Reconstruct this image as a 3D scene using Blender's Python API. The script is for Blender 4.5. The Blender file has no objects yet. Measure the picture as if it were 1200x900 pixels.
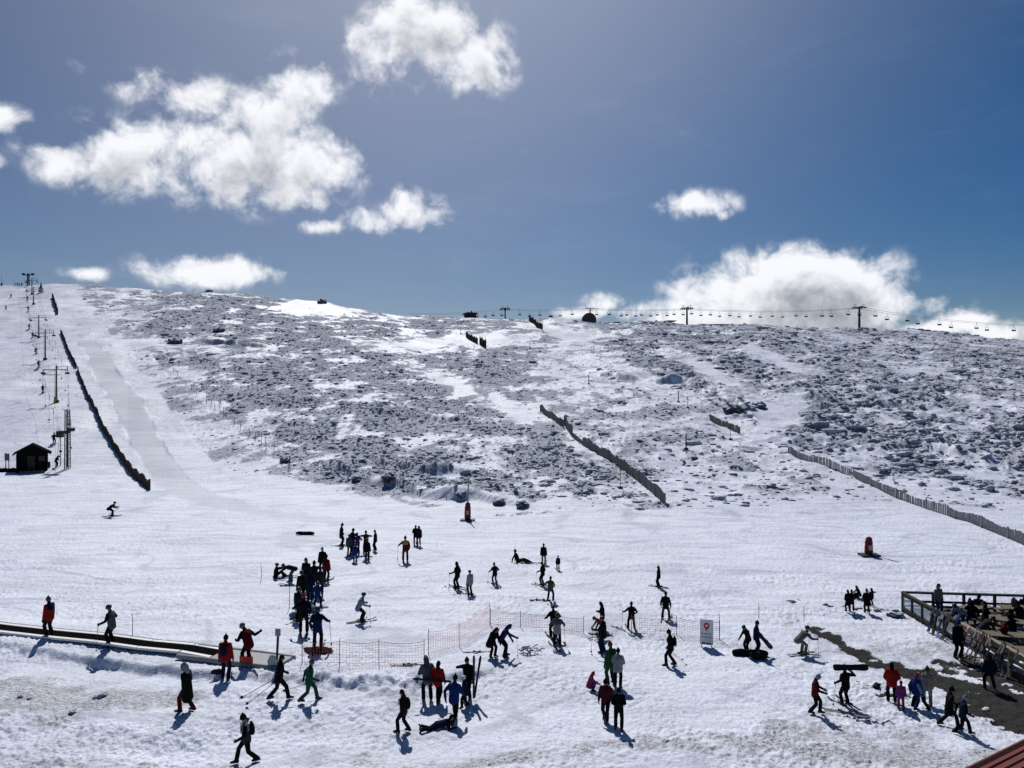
import bpy, bmesh, math, random
import numpy as np
from mathutils import Vector, Matrix, Quaternion

random.seed(7)
RNG = np.random.default_rng(7)
scene = bpy.context.scene
COL = scene.collection
R = math.radians

# ------------------------------------------------------------------ camera
CH = 12.3                       # the photographer stands on an upper terrace
F = 900.0                       # focal length in pixels of a 1200 px wide frame
cam_d = bpy.data.cameras.new('camera')
cam_d.sensor_width = 36.0
cam_d.lens = 36.0 * F / 1200.0
cam_d.clip_start = 0.1
cam_d.clip_end = 20000
cam = bpy.data.objects.new('camera', cam_d)
cam.location = (0, 0, CH)
cam.rotation_euler = (R(90), 0, 0)
COL.objects.link(cam)
scene.camera = cam

# ------------------------------------------------------------------ sun, sky, exposure
SUN_AZ, SUN_EL = R(-11.0), R(47.0)          # azimuth from +Y towards +X
SUN_DIR = Vector((math.sin(SUN_AZ) * math.cos(SUN_EL), math.cos(SUN_AZ) * math.cos(SUN_EL), math.sin(SUN_EL)))
sun_d = bpy.data.lights.new('sun', 'SUN')
sun_d.energy = 5.0
sun_d.angle = R(0.53)
sun_d.color = (1.0, 0.965, 0.92)
sun = bpy.data.objects.new('sun', sun_d)
sun.rotation_euler = SUN_DIR.to_track_quat('Z', 'Y').to_euler()
sun.location = (0, 60, 80)
COL.objects.link(sun)

vs = scene.view_settings
scene.display_settings.display_device = 'sRGB'
vs.view_transform = 'Standard'
vs.look = 'None'
vs.gamma = 1.0
vs.use_curve_mapping = False
vs.exposure = -0.27

scene.render.engine = 'CYCLES'
scene.cycles.max_bounces = 5
scene.cycles.diffuse_bounces = 3
scene.cycles.glossy_bounces = 2
scene.cycles.transparent_max_bounces = 8
scene.cycles.use_denoising = False
scene.cycles.caustics_reflective = False
scene.cycles.caustics_refractive = False

SKY_STRENGTH = 0.05


class NT:
    """small node-tree writer"""
    def __init__(self, tree):
        self.t = tree
        self.n = tree.nodes
        self.l = tree.links

    def node(self, typ, **kw):
        n = self.n.new(typ)
        for k, v in kw.items():
            setattr(n, k, v)
        return n

    def put(self, sock, v):
        if isinstance(v, bpy.types.NodeSocket):
            self.l.new(v, sock)
        elif v is not None:
            if sock.type == 'RGBA' and len(v) == 3:
                v = (*v, 1)
            sock.default_value = v

    def math(self, op, a, b=None, c=None, clamp=False):
        n = self.node('ShaderNodeMath', operation=op, use_clamp=clamp)
        self.put(n.inputs[0], a)
        if b is not None:
            self.put(n.inputs[1], b)
        if c is not None:
            self.put(n.inputs[2], c)
        return n.outputs[0]

    def vmath(self, op, a, b=None, scale=None):
        n = self.node('ShaderNodeVectorMath', operation=op)
        self.put(n.inputs[0], a)
        if b is not None:
            self.put(n.inputs[1], b)
        if scale is not None:
            self.put(n.inputs['Scale'], scale)
        return n.outputs[1] if op in ('DOT_PRODUCT', 'LENGTH', 'DISTANCE') else n.outputs[0]

    def mix(self, f, a, b, blend='MIX'):
        n = self.node('ShaderNodeMix', data_type='RGBA', blend_type=blend)
        self.put(n.inputs['Factor'], f)
        self.put(n.inputs[6], a)
        self.put(n.inputs[7], b)
        return n.outputs[2]

    def ramp(self, v, lo, hi, a=0.0, b=1.0, smooth=True):
        n = self.node('ShaderNodeMapRange', interpolation_type='SMOOTHSTEP' if smooth else 'LINEAR', clamp=True)
        self.put(n.inputs[0], v)
        for i, q in ((1, lo), (2, hi), (3, a), (4, b)):
            self.put(n.inputs[i], q)
        return n.outputs[0]

    def noise(self, vec, scale, detail=4, rough=0.55, dist=0.0, col=False):
        n = self.node('ShaderNodeTexNoise')
        if vec is not None:
            self.put(n.inputs['Vector'], vec)
        n.inputs['Scale'].default_value = scale
        n.inputs['Detail'].default_value = detail
        n.inputs['Roughness'].default_value = rough
        n.inputs['Distortion'].default_value = dist
        return n.outputs['Color'] if col else n.outputs['Fac']

    def comb(self, x, y, z):
        n = self.node('ShaderNodeCombineXYZ')
        for i, q in enumerate((x, y, z)):
            self.put(n.inputs[i], q)
        return n.outputs[0]

    def sep(self, v):
        n = self.node('ShaderNodeSeparateXYZ')
        self.put(n.inputs[0], v)
        return n.outputs


def azel(px, py):
    """bearing and height angle of a sighting in the photograph"""
    x, y, z = (px - 600) / F, 1.0, (450 - py) / F
    return math.atan2(x, y), math.atan2(z, math.hypot(x, y))


# clouds of the day, by bearing and height angle: px, py, half width, half height, weight
CLOUDS = [
    (85, 190, 50, 22, 1.1), (140, 185, 66, 40, 1.2), (225, 180, 70, 50, 1.1), (300, 185, 80, 55, 1.25), (360, 188, 62, 45, 1.15), (405, 175, 26, 24, .7),
    (335, 225, 60, 24, .95), (172, 100, 46, 22, .95), (232, 122, 56, 30, 1.0), (352, 97, 40, 32, 1.0), (285, 140, 60, 32, .95), (345, 140, 40, 30, .8),
    (450, 68, 46, 38, 1.05), (505, 40, 62, 40, 1.2), (555, 70, 46, 38, 1.1), (520, 62, 40, 30, 1.0), (490, 10, 44, 24, .95), (575, 98, 22, 16, .5),
    (490, 250, 42, 24, .95), (440, 262, 50, 16, .85), (380, 266, 36, 11, .7), (482, 230, 26, 14, .7),
    (245, 318, 76, 17, 1.2), (225, 307, 44, 13, .9), (285, 322, 38, 11, .9), (102, 322, 25, 9, .95),
    (8, 138, 32, 16, .85), (-6, 188, 22, 12, .6), (85, 78, 20, 11, .30), (30, 165, 30, 12, .2),
    (818, 239, 48, 15, .95), (850, 247, 20, 10, .8), (790, 160, 26, 16, .28), (605, 182, 22, 12, .22), (270, 275, 20, 8, .25), (655, 262, 20, 10, .1),
    (915, 335, 80, 38, 1.5), (975, 345, 75, 42, 1.4), (850, 345, 62, 34, 1.2), (1035, 362, 42, 26, 1.1), (800, 366, 42, 20, 1.0), (905, 372, 170, 26, 1.3), (930, 308, 60, 20, .8),
    (712, 354, 32, 13, .85), (690, 366, 44, 9, .8), (740, 366, 40, 12, .8),
    (1125, 382, 46, 17, 1.2), (1175, 392, 50, 15, 1.15), (1080, 388, 40, 13, 1.0), (1120, 400, 120, 10, 1.0),
]

world = bpy.data.worlds.new('World')
scene.world = world
world.use_nodes = True
W = NT(world.node_tree)
W.n.clear()
sky = W.node('ShaderNodeTexSky', sky_type='NISHITA', sun_disc=False, sun_elevation=SUN_EL, sun_rotation=SUN_AZ,
             altitude=1900, air_density=1.0, dust_density=1.0, ozone_density=2.2)

grp = bpy.data.node_groups.new('cloud_cover', 'ShaderNodeTree')
grp.interface.new_socket('Dir', in_out='INPUT', socket_type='NodeSocketVector')
grp.interface.new_socket('Cover', in_out='OUTPUT', socket_type='NodeSocketFloat')
G = NT(grp)
gi, go = G.node('NodeGroupInput'), G.node('NodeGroupOutput')
gx, gy, gz = G.sep(gi.outputs[0])[:3]
warp = G.noise(gi.outputs[0], 9.0, 5, .55, col=True)
warp = G.vmath('SUBTRACT', warp, (.5, .5, .5))
wx, wy, wz = G.sep(warp)[:3]
az = G.math('ADD', G.math('ARCTAN2', gx, gy), G.math('MULTIPLY', wx, .040))
el = G.math('ADD', G.math('ARCSINE', gz), G.math('MULTIPLY', wz, .030))
azelv = G.comb(az, el, 0.0)
field = None
for (px, py, rx, ry, w) in CLOUDS:
    a0, e0 = azel(px, py)
    a1, _ = azel(px + rx, py)
    _, e1 = azel(px, py - ry)
    ra, re = abs(a1 - a0) * 1.06, abs(e1 - e0) * 1.06
    d = G.vmath('MULTIPLY', G.vmath('SUBTRACT', azelv, (a0, e0, 0)), (1 / ra, 1 / re, 0))
    r2 = G.vmath('DOT_PRODUCT', d, d)
    g = G.math('MULTIPLY', G.math('EXPONENT', G.math('MULTIPLY', r2, -0.9)), w)
    field = g if field is None else G.math('SMOOTH_MAX', field, g, .12)
field = G.math('MINIMUM', G.math('MULTIPLY', G.math('SUBTRACT', field, .03), 1.12), 1.6)
wv = G.vmath('ADD', gi.outputs[0], G.vmath('SCALE', warp, scale=.05))
n1 = G.noise(wv, 20.0, 7, .54)
vor = G.node('ShaderNodeTexVoronoi', feature='F1')
vor.inputs['Scale'].default_value = 30.0
vor.inputs['Detail'].default_value = 3.0
vor.inputs['Roughness'].default_value = .55
vor.inputs['Lacunarity'].default_value = 2.2
G.put(vor.inputs['Vector'], wv)
lobe = G.math('SUBTRACT', .66, vor.outputs['Distance'])
n2 = G.noise(wv, 75.0, 6, .6)
nn = G.math('ADD', G.math('MULTIPLY', G.math('SUBTRACT', n1, .5), 2.3), G.math('ADD', G.math('MULTIPLY', lobe, .36), G.math('MULTIPLY', G.math('SUBTRACT', n2, .5), .48)))
amp = G.ramp(field, .0, .55, .12, 1.0)
cov = G.math('ADD', G.math('SUBTRACT', field, .35), G.math('MULTIPLY', nn, amp))
G.l.new(cov, go.inputs[0])

geo = W.node('ShaderNodeTexCoord')
wdir = W.vmath('NORMALIZE', geo.outputs['Generated'])


def cover(vec):
    n = W.node('ShaderNodeGroup', node_tree=grp)
    W.put(n.inputs[0], vec)
    return n.outputs[0]


c0 = cover(wdir)
sunv = tuple(SUN_DIR)
c1 = cover(W.vmath('NORMALIZE', W.vmath('ADD', wdir, tuple(q * .022 for q in sunv))))
c2 = cover(W.vmath('NORMALIZE', W.vmath('ADD', wdir, tuple(q * .055 for q in sunv))))
alpha = W.math('MULTIPLY', W.ramp(c0, -.20, .64), .97)
thick = W.ramp(W.math('ADD', W.math('MULTIPLY', W.math('MAXIMUM', c1, 0.0), .6), W.math('MULTIPLY', W.math('MAXIMUM', c2, 0.0), .7)), .30, 1.75)
shade = W.mix(thick, (1.12, 1.13, 1.17), (.36, .39, .45))  # cloud self-shadow painted in: greyer where more cloud lies sunward
bg1 = W.node('ShaderNodeBackground')
# clear blue with bright glow painted in near the sun, plus faint cirrus
hsv = W.node('ShaderNodeHueSaturation')
W.put(hsv.inputs['Color'], sky.outputs[0])
ha, he = R(-22), R(20)
hdot = W.vmath('DOT_PRODUCT', wdir, (math.sin(ha) * math.cos(he), math.cos(ha) * math.cos(he), math.sin(he)))
hz = W.math('EXPONENT', W.math('MULTIPLY', W.math('POWER', W.math('DIVIDE', W.math('ARCCOSINE', W.math('MINIMUM', hdot, .99999)), R(36)), 2.0), -1.0))
W.put(hsv.inputs['Saturation'], W.math('SUBTRACT', 1.50, W.math('MULTIPLY', hz, .42)))
va, ve = R(-3), R(40)
vdot = W.vmath('DOT_PRODUCT', wdir, (math.sin(va) * math.cos(ve), math.cos(va) * math.cos(ve), math.sin(ve)))
ang = W.math('ARCCOSINE', W.math('MINIMUM', vdot, .99999))
sky_glow = W.math('EXPONENT', W.math('MULTIPLY', W.math('POWER', W.math('DIVIDE', ang, R(24.5)), 2.0), -1.0))
cir = W.noise(W.vmath('MULTIPLY', wdir, (2.2, 2.2, 9.0)), 2.2, 6, .62, .6)
sky_glow = W.math('ADD', W.math('MULTIPLY', sky_glow, 6.6), W.math('MULTIPLY', W.ramp(cir, .50, .80), .55))
skyc = W.mix(1.0, hsv.outputs[0], W.vmath('SCALE', (1.03, 1.085, 1.03), scale=sky_glow), 'ADD')
W.put(bg1.inputs[0], W.mix(1.0, skyc, (1.03, .978, 1.035), 'MULTIPLY'))
bg1.inputs[1].default_value = SKY_STRENGTH
bg2 = W.node('ShaderNodeBackground')
W.put(bg2.inputs[0], shade)
bg2.inputs[1].default_value = 1.05
mxs = W.node('ShaderNodeMixShader')
W.l.new(alpha, mxs.inputs[0])
W.l.new(bg1.outputs[0], mxs.inputs[1])
W.l.new(bg2.outputs[0], mxs.inputs[2])
wo = W.node('ShaderNodeOutputWorld')
W.l.new(mxs.outputs[0], wo.inputs[0])
world.cycles.sampling_method = 'MANUAL'
world.cycles.sample_map_resolution = 512


# ------------------------------------------------------------------ noise and terrain shape
def smooth(a, b, x):
    t = np.clip((x - a) / (b - a), 0, 1)
    return t * t * (3 - 2 * t)


def perlin(x, y, seed=0):
    xi, yi = np.floor(x), np.floor(y)
    fx, fy = x - xi, y - yi
    xi, yi = xi.astype(np.int64), yi.astype(np.int64)

    def grad(ix, iy, dx, dy):
        h = (ix * 374761393 + iy * 668265263 + seed * 144269504) & 0xFFFFFFFF
        h = ((h ^ (h >> 13)) * 1274126177) & 0xFFFFFFFF
        h = h ^ (h >> 16)
        a = (h & 0xFFFF) * (2 * math.pi / 65536)
        return np.cos(a) * dx + np.sin(a) * dy
    u, v = fx * fx * fx * (fx * (fx * 6 - 15) + 10), fy * fy * fy * (fy * (fy * 6 - 15) + 10)
    n00, n10 = grad(xi, yi, fx, fy), grad(xi + 1, yi, fx - 1, fy)
    n01, n11 = grad(xi, yi + 1, fx, fy - 1), grad(xi + 1, yi + 1, fx - 1, fy - 1)
    return ((n00 * (1 - u) + n10 * u) * (1 - v) + (n01 * (1 - u) + n11 * u) * v) * 1.5


def fbm(x, y, octaves=4, seed=0, gain=.5):
    s, a = 0, 1
    for k in range(octaves):
        s = s + a * perlin(x * 2 ** k + 17.3 * k, y * 2 ** k - 9.1 * k, seed + k * 31)
        a *= gain
    return s


SKY_X = [-600, 0, 60, 150, 250, 320, 380, 450, 520, 600, 650, 700, 760, 800, 850, 880, 930, 1000, 1080, 1150, 1200, 1800]
SKY_Y = [345, 334, 333, 338, 342, 348, 356, 366, 372, 374, 376, 379, 378, 382, 382, 379, 382, 386, 389, 394, 397, 440]


def ridge(u):
    px = u * F + 600
    yr = np.interp(px, [-400, 0, 300, 600, 1200, 1700], [350, 350, 345, 330, 318, 310])
    zr = CH + yr * (450 - np.interp(px, SKY_X, SKY_Y)) / F
    y0 = np.interp(px, [-400, 0, 150, 300, 450, 560, 680, 800, 1200, 1600], [108, 107, 103, 92, 80, 75, 72, 71, 74, 78])
    return yr, zr, y0


def base_height(X, Y):
    Y = np.maximum(Y, 1e-3)
    u = np.clip(X / Y, -3, 3)
    yr, zr, y0 = ridge(u)
    s = (Y - y0) / (yr - y0)
    z = np.where(s <= 0, 0.0, np.where(s <= 1, zr * np.clip(s, 0, 1) ** 1.2, zr - (Y - yr) * .05 - np.clip(Y - yr, 0, 60) ** 2 * .001))
    return np.maximum(z, -60)


def to_pix(X, Y, Z):
    return 600 + X / Y * F, 450 - (Z - CH) / Y * F


# raster of what grows or lies where, surveyed from the photograph (4 px cells)
RW, RH, RX0, RY0, RC = 500, 170, -400, 320, 4.0


def poly_fill(img, pts, val, blend='set'):
    gx = RX0 + (np.arange(RW) + .5) * RC
    gy = RY0 + (np.arange(RH) + .5) * RC
    GX, GY = np.meshgrid(gx, gy)
    inside = np.zeros_like(GX, bool)
    n = len(pts)
    for i in range(n):
        (x1, y1), (x2, y2) = pts[i], pts[(i + 1) % n]
        if y1 == y2:
            continue
        c = (y1 > GY) != (y2 > GY)
        xc = (x2 - x1) * (GY - y1) / (y2 - y1) + x1
        inside ^= c & (GX < xc)
    img[inside] = val


def line_fill(img, pts, width, val=1.0):
    gx = RX0 + (np.arange(RW) + .5) * RC
    gy = RY0 + (np.arange(RH) + .5) * RC
    GX, GY = np.meshgrid(gx, gy)
    for (x1, y1, w1), (x2, y2, w2) in zip(pts[:-1], pts[1:]):
        dx, dy = x2 - x1, y2 - y1
        t = np.clip(((GX - x1) * dx + (GY - y1) * dy) / (dx * dx + dy * dy), 0, 1)
        d = np.hypot(GX - x1 - t * dx, (GY - y1 - t * dy) * 1.6)
        w = w1 + (w2 - w1) * t
        img[:] = np.maximum(img, val * np.clip(1.4 - d / w, 0, 1))


def blur(img, k):
    for _ in range(k):
        p = np.pad(img, 1, mode='edge')
        img = (p[:-2, 1:-1] + p[2:, 1:-1] + p[1:-1, :-2] + p[1:-1, 2:] + 4 * img) / 8
    return img


M_SH = np.zeros((RH, RW))
poly_fill(M_SH, [(75, 325), (1700, 325), (1700, 760), (1330, 690), (1180, 645), (1060, 640), (900, 650), (760, 630), (640, 612), (560, 606), (440, 590), (330, 570), (262, 552), (200, 480), (140, 405), (90, 345)], .33)
poly_fill(M_SH, [(140, 410), (190, 425), (260, 480), (335, 545), (320, 560), (255, 545), (205, 480)], .26)
poly_fill(M_SH, [(190, 325), (330, 325), (520, 325), (690, 325), (650, 400), (610, 470), (640, 500), (700, 545), (770, 592), (640, 612), (540, 606), (400, 579), (340, 546), (250, 470), (190, 430), (165, 385)], .66)
poly_fill(M_SH, [(690, 325), (1700, 325), (1700, 700), (1330, 650), (1200, 612), (1050, 558), (940, 522), (860, 492), (800, 455), (720, 415), (660, 385)], .70)
poly_fill(M_SH, [(640, 400), (700, 405), (800, 462), (860, 510), (930, 540), (1060, 600), (1200, 645), (1060, 640), (850, 630), (780, 592), (700, 520), (640, 480), (620, 440)], .37)
for p in ([(395, 404), (480, 396), (560, 386), (610, 392), (640, 404), (560, 408), (430, 414)],
          [(110, 395), (190, 398), (300, 408), (330, 412), (200, 412), (130, 405)],
          [(590, 376), (650, 378), (730, 392), (680, 404), (630, 392)],
          [(880, 470), (945, 458), (935, 500), (890, 508)], [(560, 445), (610, 470), (650, 520), (600, 490)],
          [(205, 430), (245, 432), (240, 446), (210, 442)], [(690, 410), (760, 440), (800, 470), (730, 440)],
          [(330, 347), (380, 350), (440, 366), (520, 376), (400, 372), (320, 366)], [(1040, 425), (1110, 432), (1100, 442), (1050, 438)],
          [(600, 395), (680, 450), (700, 470), (650, 440)], [(470, 425), (540, 440), (600, 480), (520, 452)], [(760, 400), (840, 430), (900, 470), (820, 440)], [(1000, 480), (1060, 488), (1050, 498)], [(1100, 460), (1180, 470), (1150, 480)],
          [(950, 385), (1010, 400), (1060, 410), (1000, 404)], [(270, 470), (330, 486), (300, 490)], [(1100, 545), (1190, 560), (1190, 572), (1120, 560)],
          [(880, 400), (960, 440), (930, 440), (870, 410)]):
    poly_fill(M_SH, p, .08)
poly_fill(M_SH, [(372, 545), (430, 530), (560, 545), (680, 570), (700, 606), (640, 612), (560, 606), (460, 588), (400, 572)], .74)
M_SH = blur(M_SH, 3)
M_PK = np.zeros((RH, RW))                      # groomed lane, the shade of its slope painted as greyer snow
poly_fill(M_PK, [(90, 401), (112, 401), (133, 424), (154, 455), (172, 482), (189, 512), (206, 540), (221, 561), (262, 583), (312, 596), (420, 610), (420, 618), (300, 604), (228, 590), (182, 570), (160, 530), (134, 482), (116, 446), (103, 422)], 1.0)
poly_fill(M_PK, [(420, 610), (500, 618), (570, 632), (500, 630), (420, 618)], .45)
poly_fill(M_PK, [(-400, 580), (182, 576), (228, 590), (300, 604), (240, 612), (-400, 604)], .30)
M_PK = blur(M_PK, 1)
M_DI = np.zeros((RH, RW))                      # dirty trodden snow
line_fill(M_DI, [(-300, 800, 26), (0, 805, 30), (120, 814, 26), (230, 808, 12)], 26, .95)
line_fill(M_DI, [(0, 830, 12), (90, 835, 10)], 10, .5)
line_fill(M_DI, [(480, 892, 10), (640, 884, 14), (760, 872, 14), (900, 872, 24), (1010, 880, 26), (1100, 890, 22), (1250, 900, 22)], 12, .75)
line_fill(M_DI, [(905, 850, 10), (1000, 872, 22), (1090, 868, 16)], 12, .75)
line_fill(M_DI, [(-100, 896, 12), (200, 886, 10), (330, 890, 12), (480, 878, 10)], 12, .45)
line_fill(M_DI, [(925, 730, 8), (1000, 765, 18), (1100, 765, 26), (1180, 800, 40)], 12, .55)
M_DI = blur(M_DI, 2)
M_MU = np.zeros((RH, RW))                      # wet mud and asphalt showing through
line_fill(M_MU, [(905, 700, 2.0), (960, 706, 3), (985, 712, 4), (1040, 712, 4)], 12, .6)
line_fill(M_MU, [(955, 738, 6), (975, 745, 8), (1000, 762, 9), (1030, 777, 11), (1070, 787, 12), (1105, 796, 15)], 12, 1.0)
line_fill(M_MU, [(1095, 790, 10), (1150, 818, 36), (1200, 836, 46), (1320, 870, 60)], 12, 1.0)
line_fill(M_MU, [(1130, 775, 12), (1200, 806, 26), (1300, 830, 26)], 12, .9)
line_fill(M_MU, [(1090, 770, 6), (1130, 790, 10), (1170, 800, 10)], 12, .5)
line_fill(M_MU, [(910, 782, 0.5), (911, 783, 0.5)], 1, .2)
M_MU = blur(M_MU, 1)


def sample(img, px, py):
    gx = np.clip((px - RX0) / RC - .5, 0, RW - 1.001)
    gy = np.clip((py - RY0) / RC - .5, 0, RH - 1.001)
    ix, iy = gx.astype(int), gy.astype(int)
    fx, fy = gx - ix, gy - iy
    return (img[iy, ix] * (1 - fx) + img[iy, ix + 1] * fx) * (1 - fy) + (img[iy + 1, ix] * (1 - fx) + img[iy + 1, ix + 1] * fx) * fy


def flat_Y(py):
    return CH * F / (np.asarray(py, float) - 450)


BANK_PX = np.array([-400, -100, 0, 130, 250, 360, 420, 480, 540, 640], float)
BANK_PY = np.array([728, 744, 754, 770, 787, 794, 803, 800, 788, 778], float)
LEDGES = [  # front edge of rocky steps: pixel polyline, height, length behind
    ([370, 390, 430, 470, 520, 570, 620], [541, 552, 565, 577, 586, 593, 595], 1.3, 5.0),
    ([430, 455, 490, 520, 560, 600], [538, 549, 556, 560, 558, 562], 1.3, 5.0),
    ([690, 760, 800, 850, 890], [438, 446, 452, 470, 492], 1.6, 9.0),
    ([915, 960, 1020, 1090, 1160, 1250], [500, 505, 515, 530, 545, 560], 1.1, 9.0),
    ([900, 960, 1040, 1120, 1200, 1300], [462, 470, 478, 486, 500, 520], 1.0, 8.0),
    ([380, 430, 480, 560], [478, 486, 492, 494], .9, 8.0),
    ([230, 270, 300, 330], [398, 404, 406, 406], 1.4, 8.0),
]
# depth of a sighting on the smooth slope
_YS = np.concatenate([np.arange(20, 110, .25), np.arange(110, 360, .5)])


def base_depth(px, py):
    u = (px - 600) / F
    zr = CH + _YS * (450 - py) / F
    h = base_height(u * _YS, _YS)
    k = np.nonzero(zr <= h)[0]
    return float(_YS[k[0]]) if len(k) else 340.0


LEDGE_Y = [(np.array(xs, float), np.array([base_depth(x, y) for x, y in zip(xs, ys)]), a, L) for xs, ys, a, L in LEDGES]


def terrain(X, Y, full=False):
    """height of the ground; with full=True also the surveyed masks"""
    X, Y = np.asarray(X, float), np.asarray(Y, float)
    z = base_height(X, Y)
    Ys = np.maximum(Y, 1.0)
    px, py = to_pix(X, Ys, z)
    hill = smooth(-4, 30, Y - ridge(np.clip(X / Ys, -3, 3))[2])
    inr = (Y > 12) & (Y < 420)
    sh0 = np.where(inr, sample(M_SH, px, py), 0) * smooth(0, .30, hill + .16 * fbm(X / 9, Y / 5, 3, 121) * (hill > 0))
    pk = np.where(inr, sample(M_PK, px + .8 * perlin(X / 2.3, Y / 3.1, 111), py), 0)
    pk = .35 * pk + .65 * smooth(.42, .62, pk)
    z = z + hill * (1.1 * fbm(X / 34, Y / 42, 3, 5) + .35 * fbm(X / 11, Y / 14, 2, 9) * (1 - .7 * pk)) * smooth(0, .5, hill)
    # rocky steps
    for k, (lx, ly, a, L) in enumerate(LEDGE_Y):
        yc = np.interp(px, lx, ly) + 2.2 * fbm(X / 7, X * 0 + 3 * k, 2, 40 + k)
        w = smooth(lx[0] - 12, lx[0] + 25, px) * (1 - smooth(lx[-1] - 30, lx[-1] + 12, px))
        dd = Y - yc
        z = z + a * w * smooth(-.2, 1.1 if k == 0 else 1.9, dd) * np.exp(-np.clip(dd, 0, None) / L) * np.clip(.75 + .9 * fbm(X / 8.1, Y / 7.0, 2, 60 + k), 0, 2)
    # heath cover: patchy, drawn out along the slope
    pat = fbm(X / 8.0, Y / 9.0, 5, 21, .66) + .55 * fbm(X / 26, Y / 24, 2, 23)
    tuft = fbm(X / 1.5, Y / 1.7, 3, 33, .6)
    sh = smooth(.02, .80, sh0 * .98 + .70 * pat + .26 * tuft - .02 - .13 * smooth(640, 800, px) + .10 * smooth(640, 800, px) * fbm(X / 13, Y / 8, 2, 29)) * smooth(.05, .25, sh0)
    bil = 1 - np.abs(perlin(X / 1.35, Y / 1.5, 71))
    bil2 = 1 - np.abs(perlin(X / 3.4, Y / 3.0, 72))
    z = z + sh ** 2 * (.22 * bil ** 2 + .50 * bil2 ** 3 * sh0 + .12 * tuft - .15)
    right = smooth(640, 800, px)
    big = 1 - np.abs(perlin(X / 6.5 + .5 * perlin(X / 9, Y / 9, 74), Y / 4.6, 73))
    z = z + right * sh0 * hill * (.95 * big ** 4 - .25)
    z = z + hill * (1 - sh) * (1 - .85 * pk) * .10 * fbm(X / 1.3, Y / 1.5, 3, 55) * (.4 + sh0 * 1.6)
    # trodden snow of the nursery slope
    flat = 1 - smooth(.0, .6, hill)
    near = 1 - smooth(40, 75, Y)
    foot = fbm(X / .30, Y / .26, 3, 81, .65) + .5 * fbm(X / 1.1, Y / .9, 2, 82)
    trod = .5 + smooth(-.2, .5, fbm(X / 6, Y / 5, 2, 83))
    z = z + flat * (.11 * fbm(X / 7, Y / 6, 3, 87) + (.014 + .030 * near) * foot * trod)
    # ski tracks, shallow and long, across the slope
    tr = np.abs(perlin((X * .35 + Y) / 2.2 + .6 * perlin(X / 14, Y / 10, 92), X / 30, 91))
    z = z - flat * .03 * (1 - smooth(0, .06, tr)) * smooth(38, 46, Y)
    # the bank below the conveyor
    yb = flat_Y(np.interp(px, BANK_PX, BANK_PY)) + .25 * fbm(X / 1.1, X * 0, 3, 95)
    wb = (1 - smooth(520, 640, px)) * (Y < 60)
    lum = smooth(330, 380, px) * (1 - smooth(480, 540, px))
    dd = Y - yb
    z = z - .25 * wb * (1 - smooth(-.45, .1, dd)) * np.clip(1 + .8 * fbm(X / 3.2, Y / 3.2, 2, 98), .2, 1.8)
    z = z + wb * lum * .24 * np.exp(-((dd - .1) / 1.0) ** 2) * (.6 + 1.1 * fbm(X / .8, Y / .8, 3, 97))
    # wheel ruts and slush
    mu = np.where(inr, sample(M_MU, px, py), 0)
    di = np.where(inr, sample(M_DI, px, py), 0)
    fr = fbm(X / 1.1, Y / 1.0, 4, 101, .62)
    mud = smooth(.30, .72, mu + .62 * fr) * smooth(.04, .22, mu)
    z = z - .10 * mud + .05 * smooth(.05, .4, mu) * fr
    dirt = smooth(.18, .85, di + .50 * fr) * smooth(.02, .15, di)
    if not full:
        return z
    return z, sh, dirt, pk, mud, sh0


def ground(px, py):
    """where the sight line of a pixel of the photograph meets the ground"""
    u, w = (px - 600) / F, (450 - py) / F
    Ys = np.concatenate([np.arange(14, 110, .08), np.arange(110, 400, .3)])
    hit = (CH + Ys * w) <= terrain(u * Ys, Ys)
    k = np.nonzero(hit)[0]
    if len(k) == 0:
        Y = float(ridge(np.array(u))[0])
    else:
        Y = float(Ys[k[0]])
        if k[0] > 0:
            lo, hi = float(Ys[k[0] - 1]), Y
            Yf = np.linspace(lo, hi, 24)
            hf = (CH + Yf * w) <= terrain(u * Yf, Yf)
            Y = float(Yf[np.nonzero(hf)[0][0]]) if hf.any() else Y
    return Vector((u * Y, Y, float(terrain(np.array([u * Y]), np.array([Y]))[0])))


def zat(x, y):
    return float(terrain(np.array([x]), np.array([y]))[0])


# ------------------------------------------------------------------ materials
def new_mat(name):
    m = bpy.data.materials.new(name)
    m.use_nodes = True
    t = NT(m.node_tree)
    b = next(n for n in m.node_tree.nodes if n.type == 'BSDF_PRINCIPLED')
    return m, t, b


MATS = {}


def mat(name, col, rough=.7, metal=0.0, var=.25, scale=14, spec=.3, bump=0.0):
    """plain surface with a little mottling"""
    if name in MATS:
        return MATS[name]
    m, t, b = new_mat(name)
    co = t.node('ShaderNodeTexCoord').outputs['Object']
    n = t.noise(co, scale, 4, .6)
    lo = tuple(c * (1 - var) for c in col)
    hi = tuple(min(1, c * (1 + var)) for c in col)
    t.put(b.inputs['Base Color'], t.mix(n, lo, hi))
    b.inputs['Roughness'].default_value = rough
    b.inputs['Metallic'].default_value = metal
    b.inputs['Specular IOR Level'].default_value = spec
    if bump:
        bn = t.node('ShaderNodeBump')
        bn.inputs['Strength'].default_value = bump
        bn.inputs['Distance'].default_value = .02
        t.l.new(n, bn.inputs['Height'])
        t.l.new(bn.outputs[0], b.inputs['Normal'])
    MATS[name] = m
    return m


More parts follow.
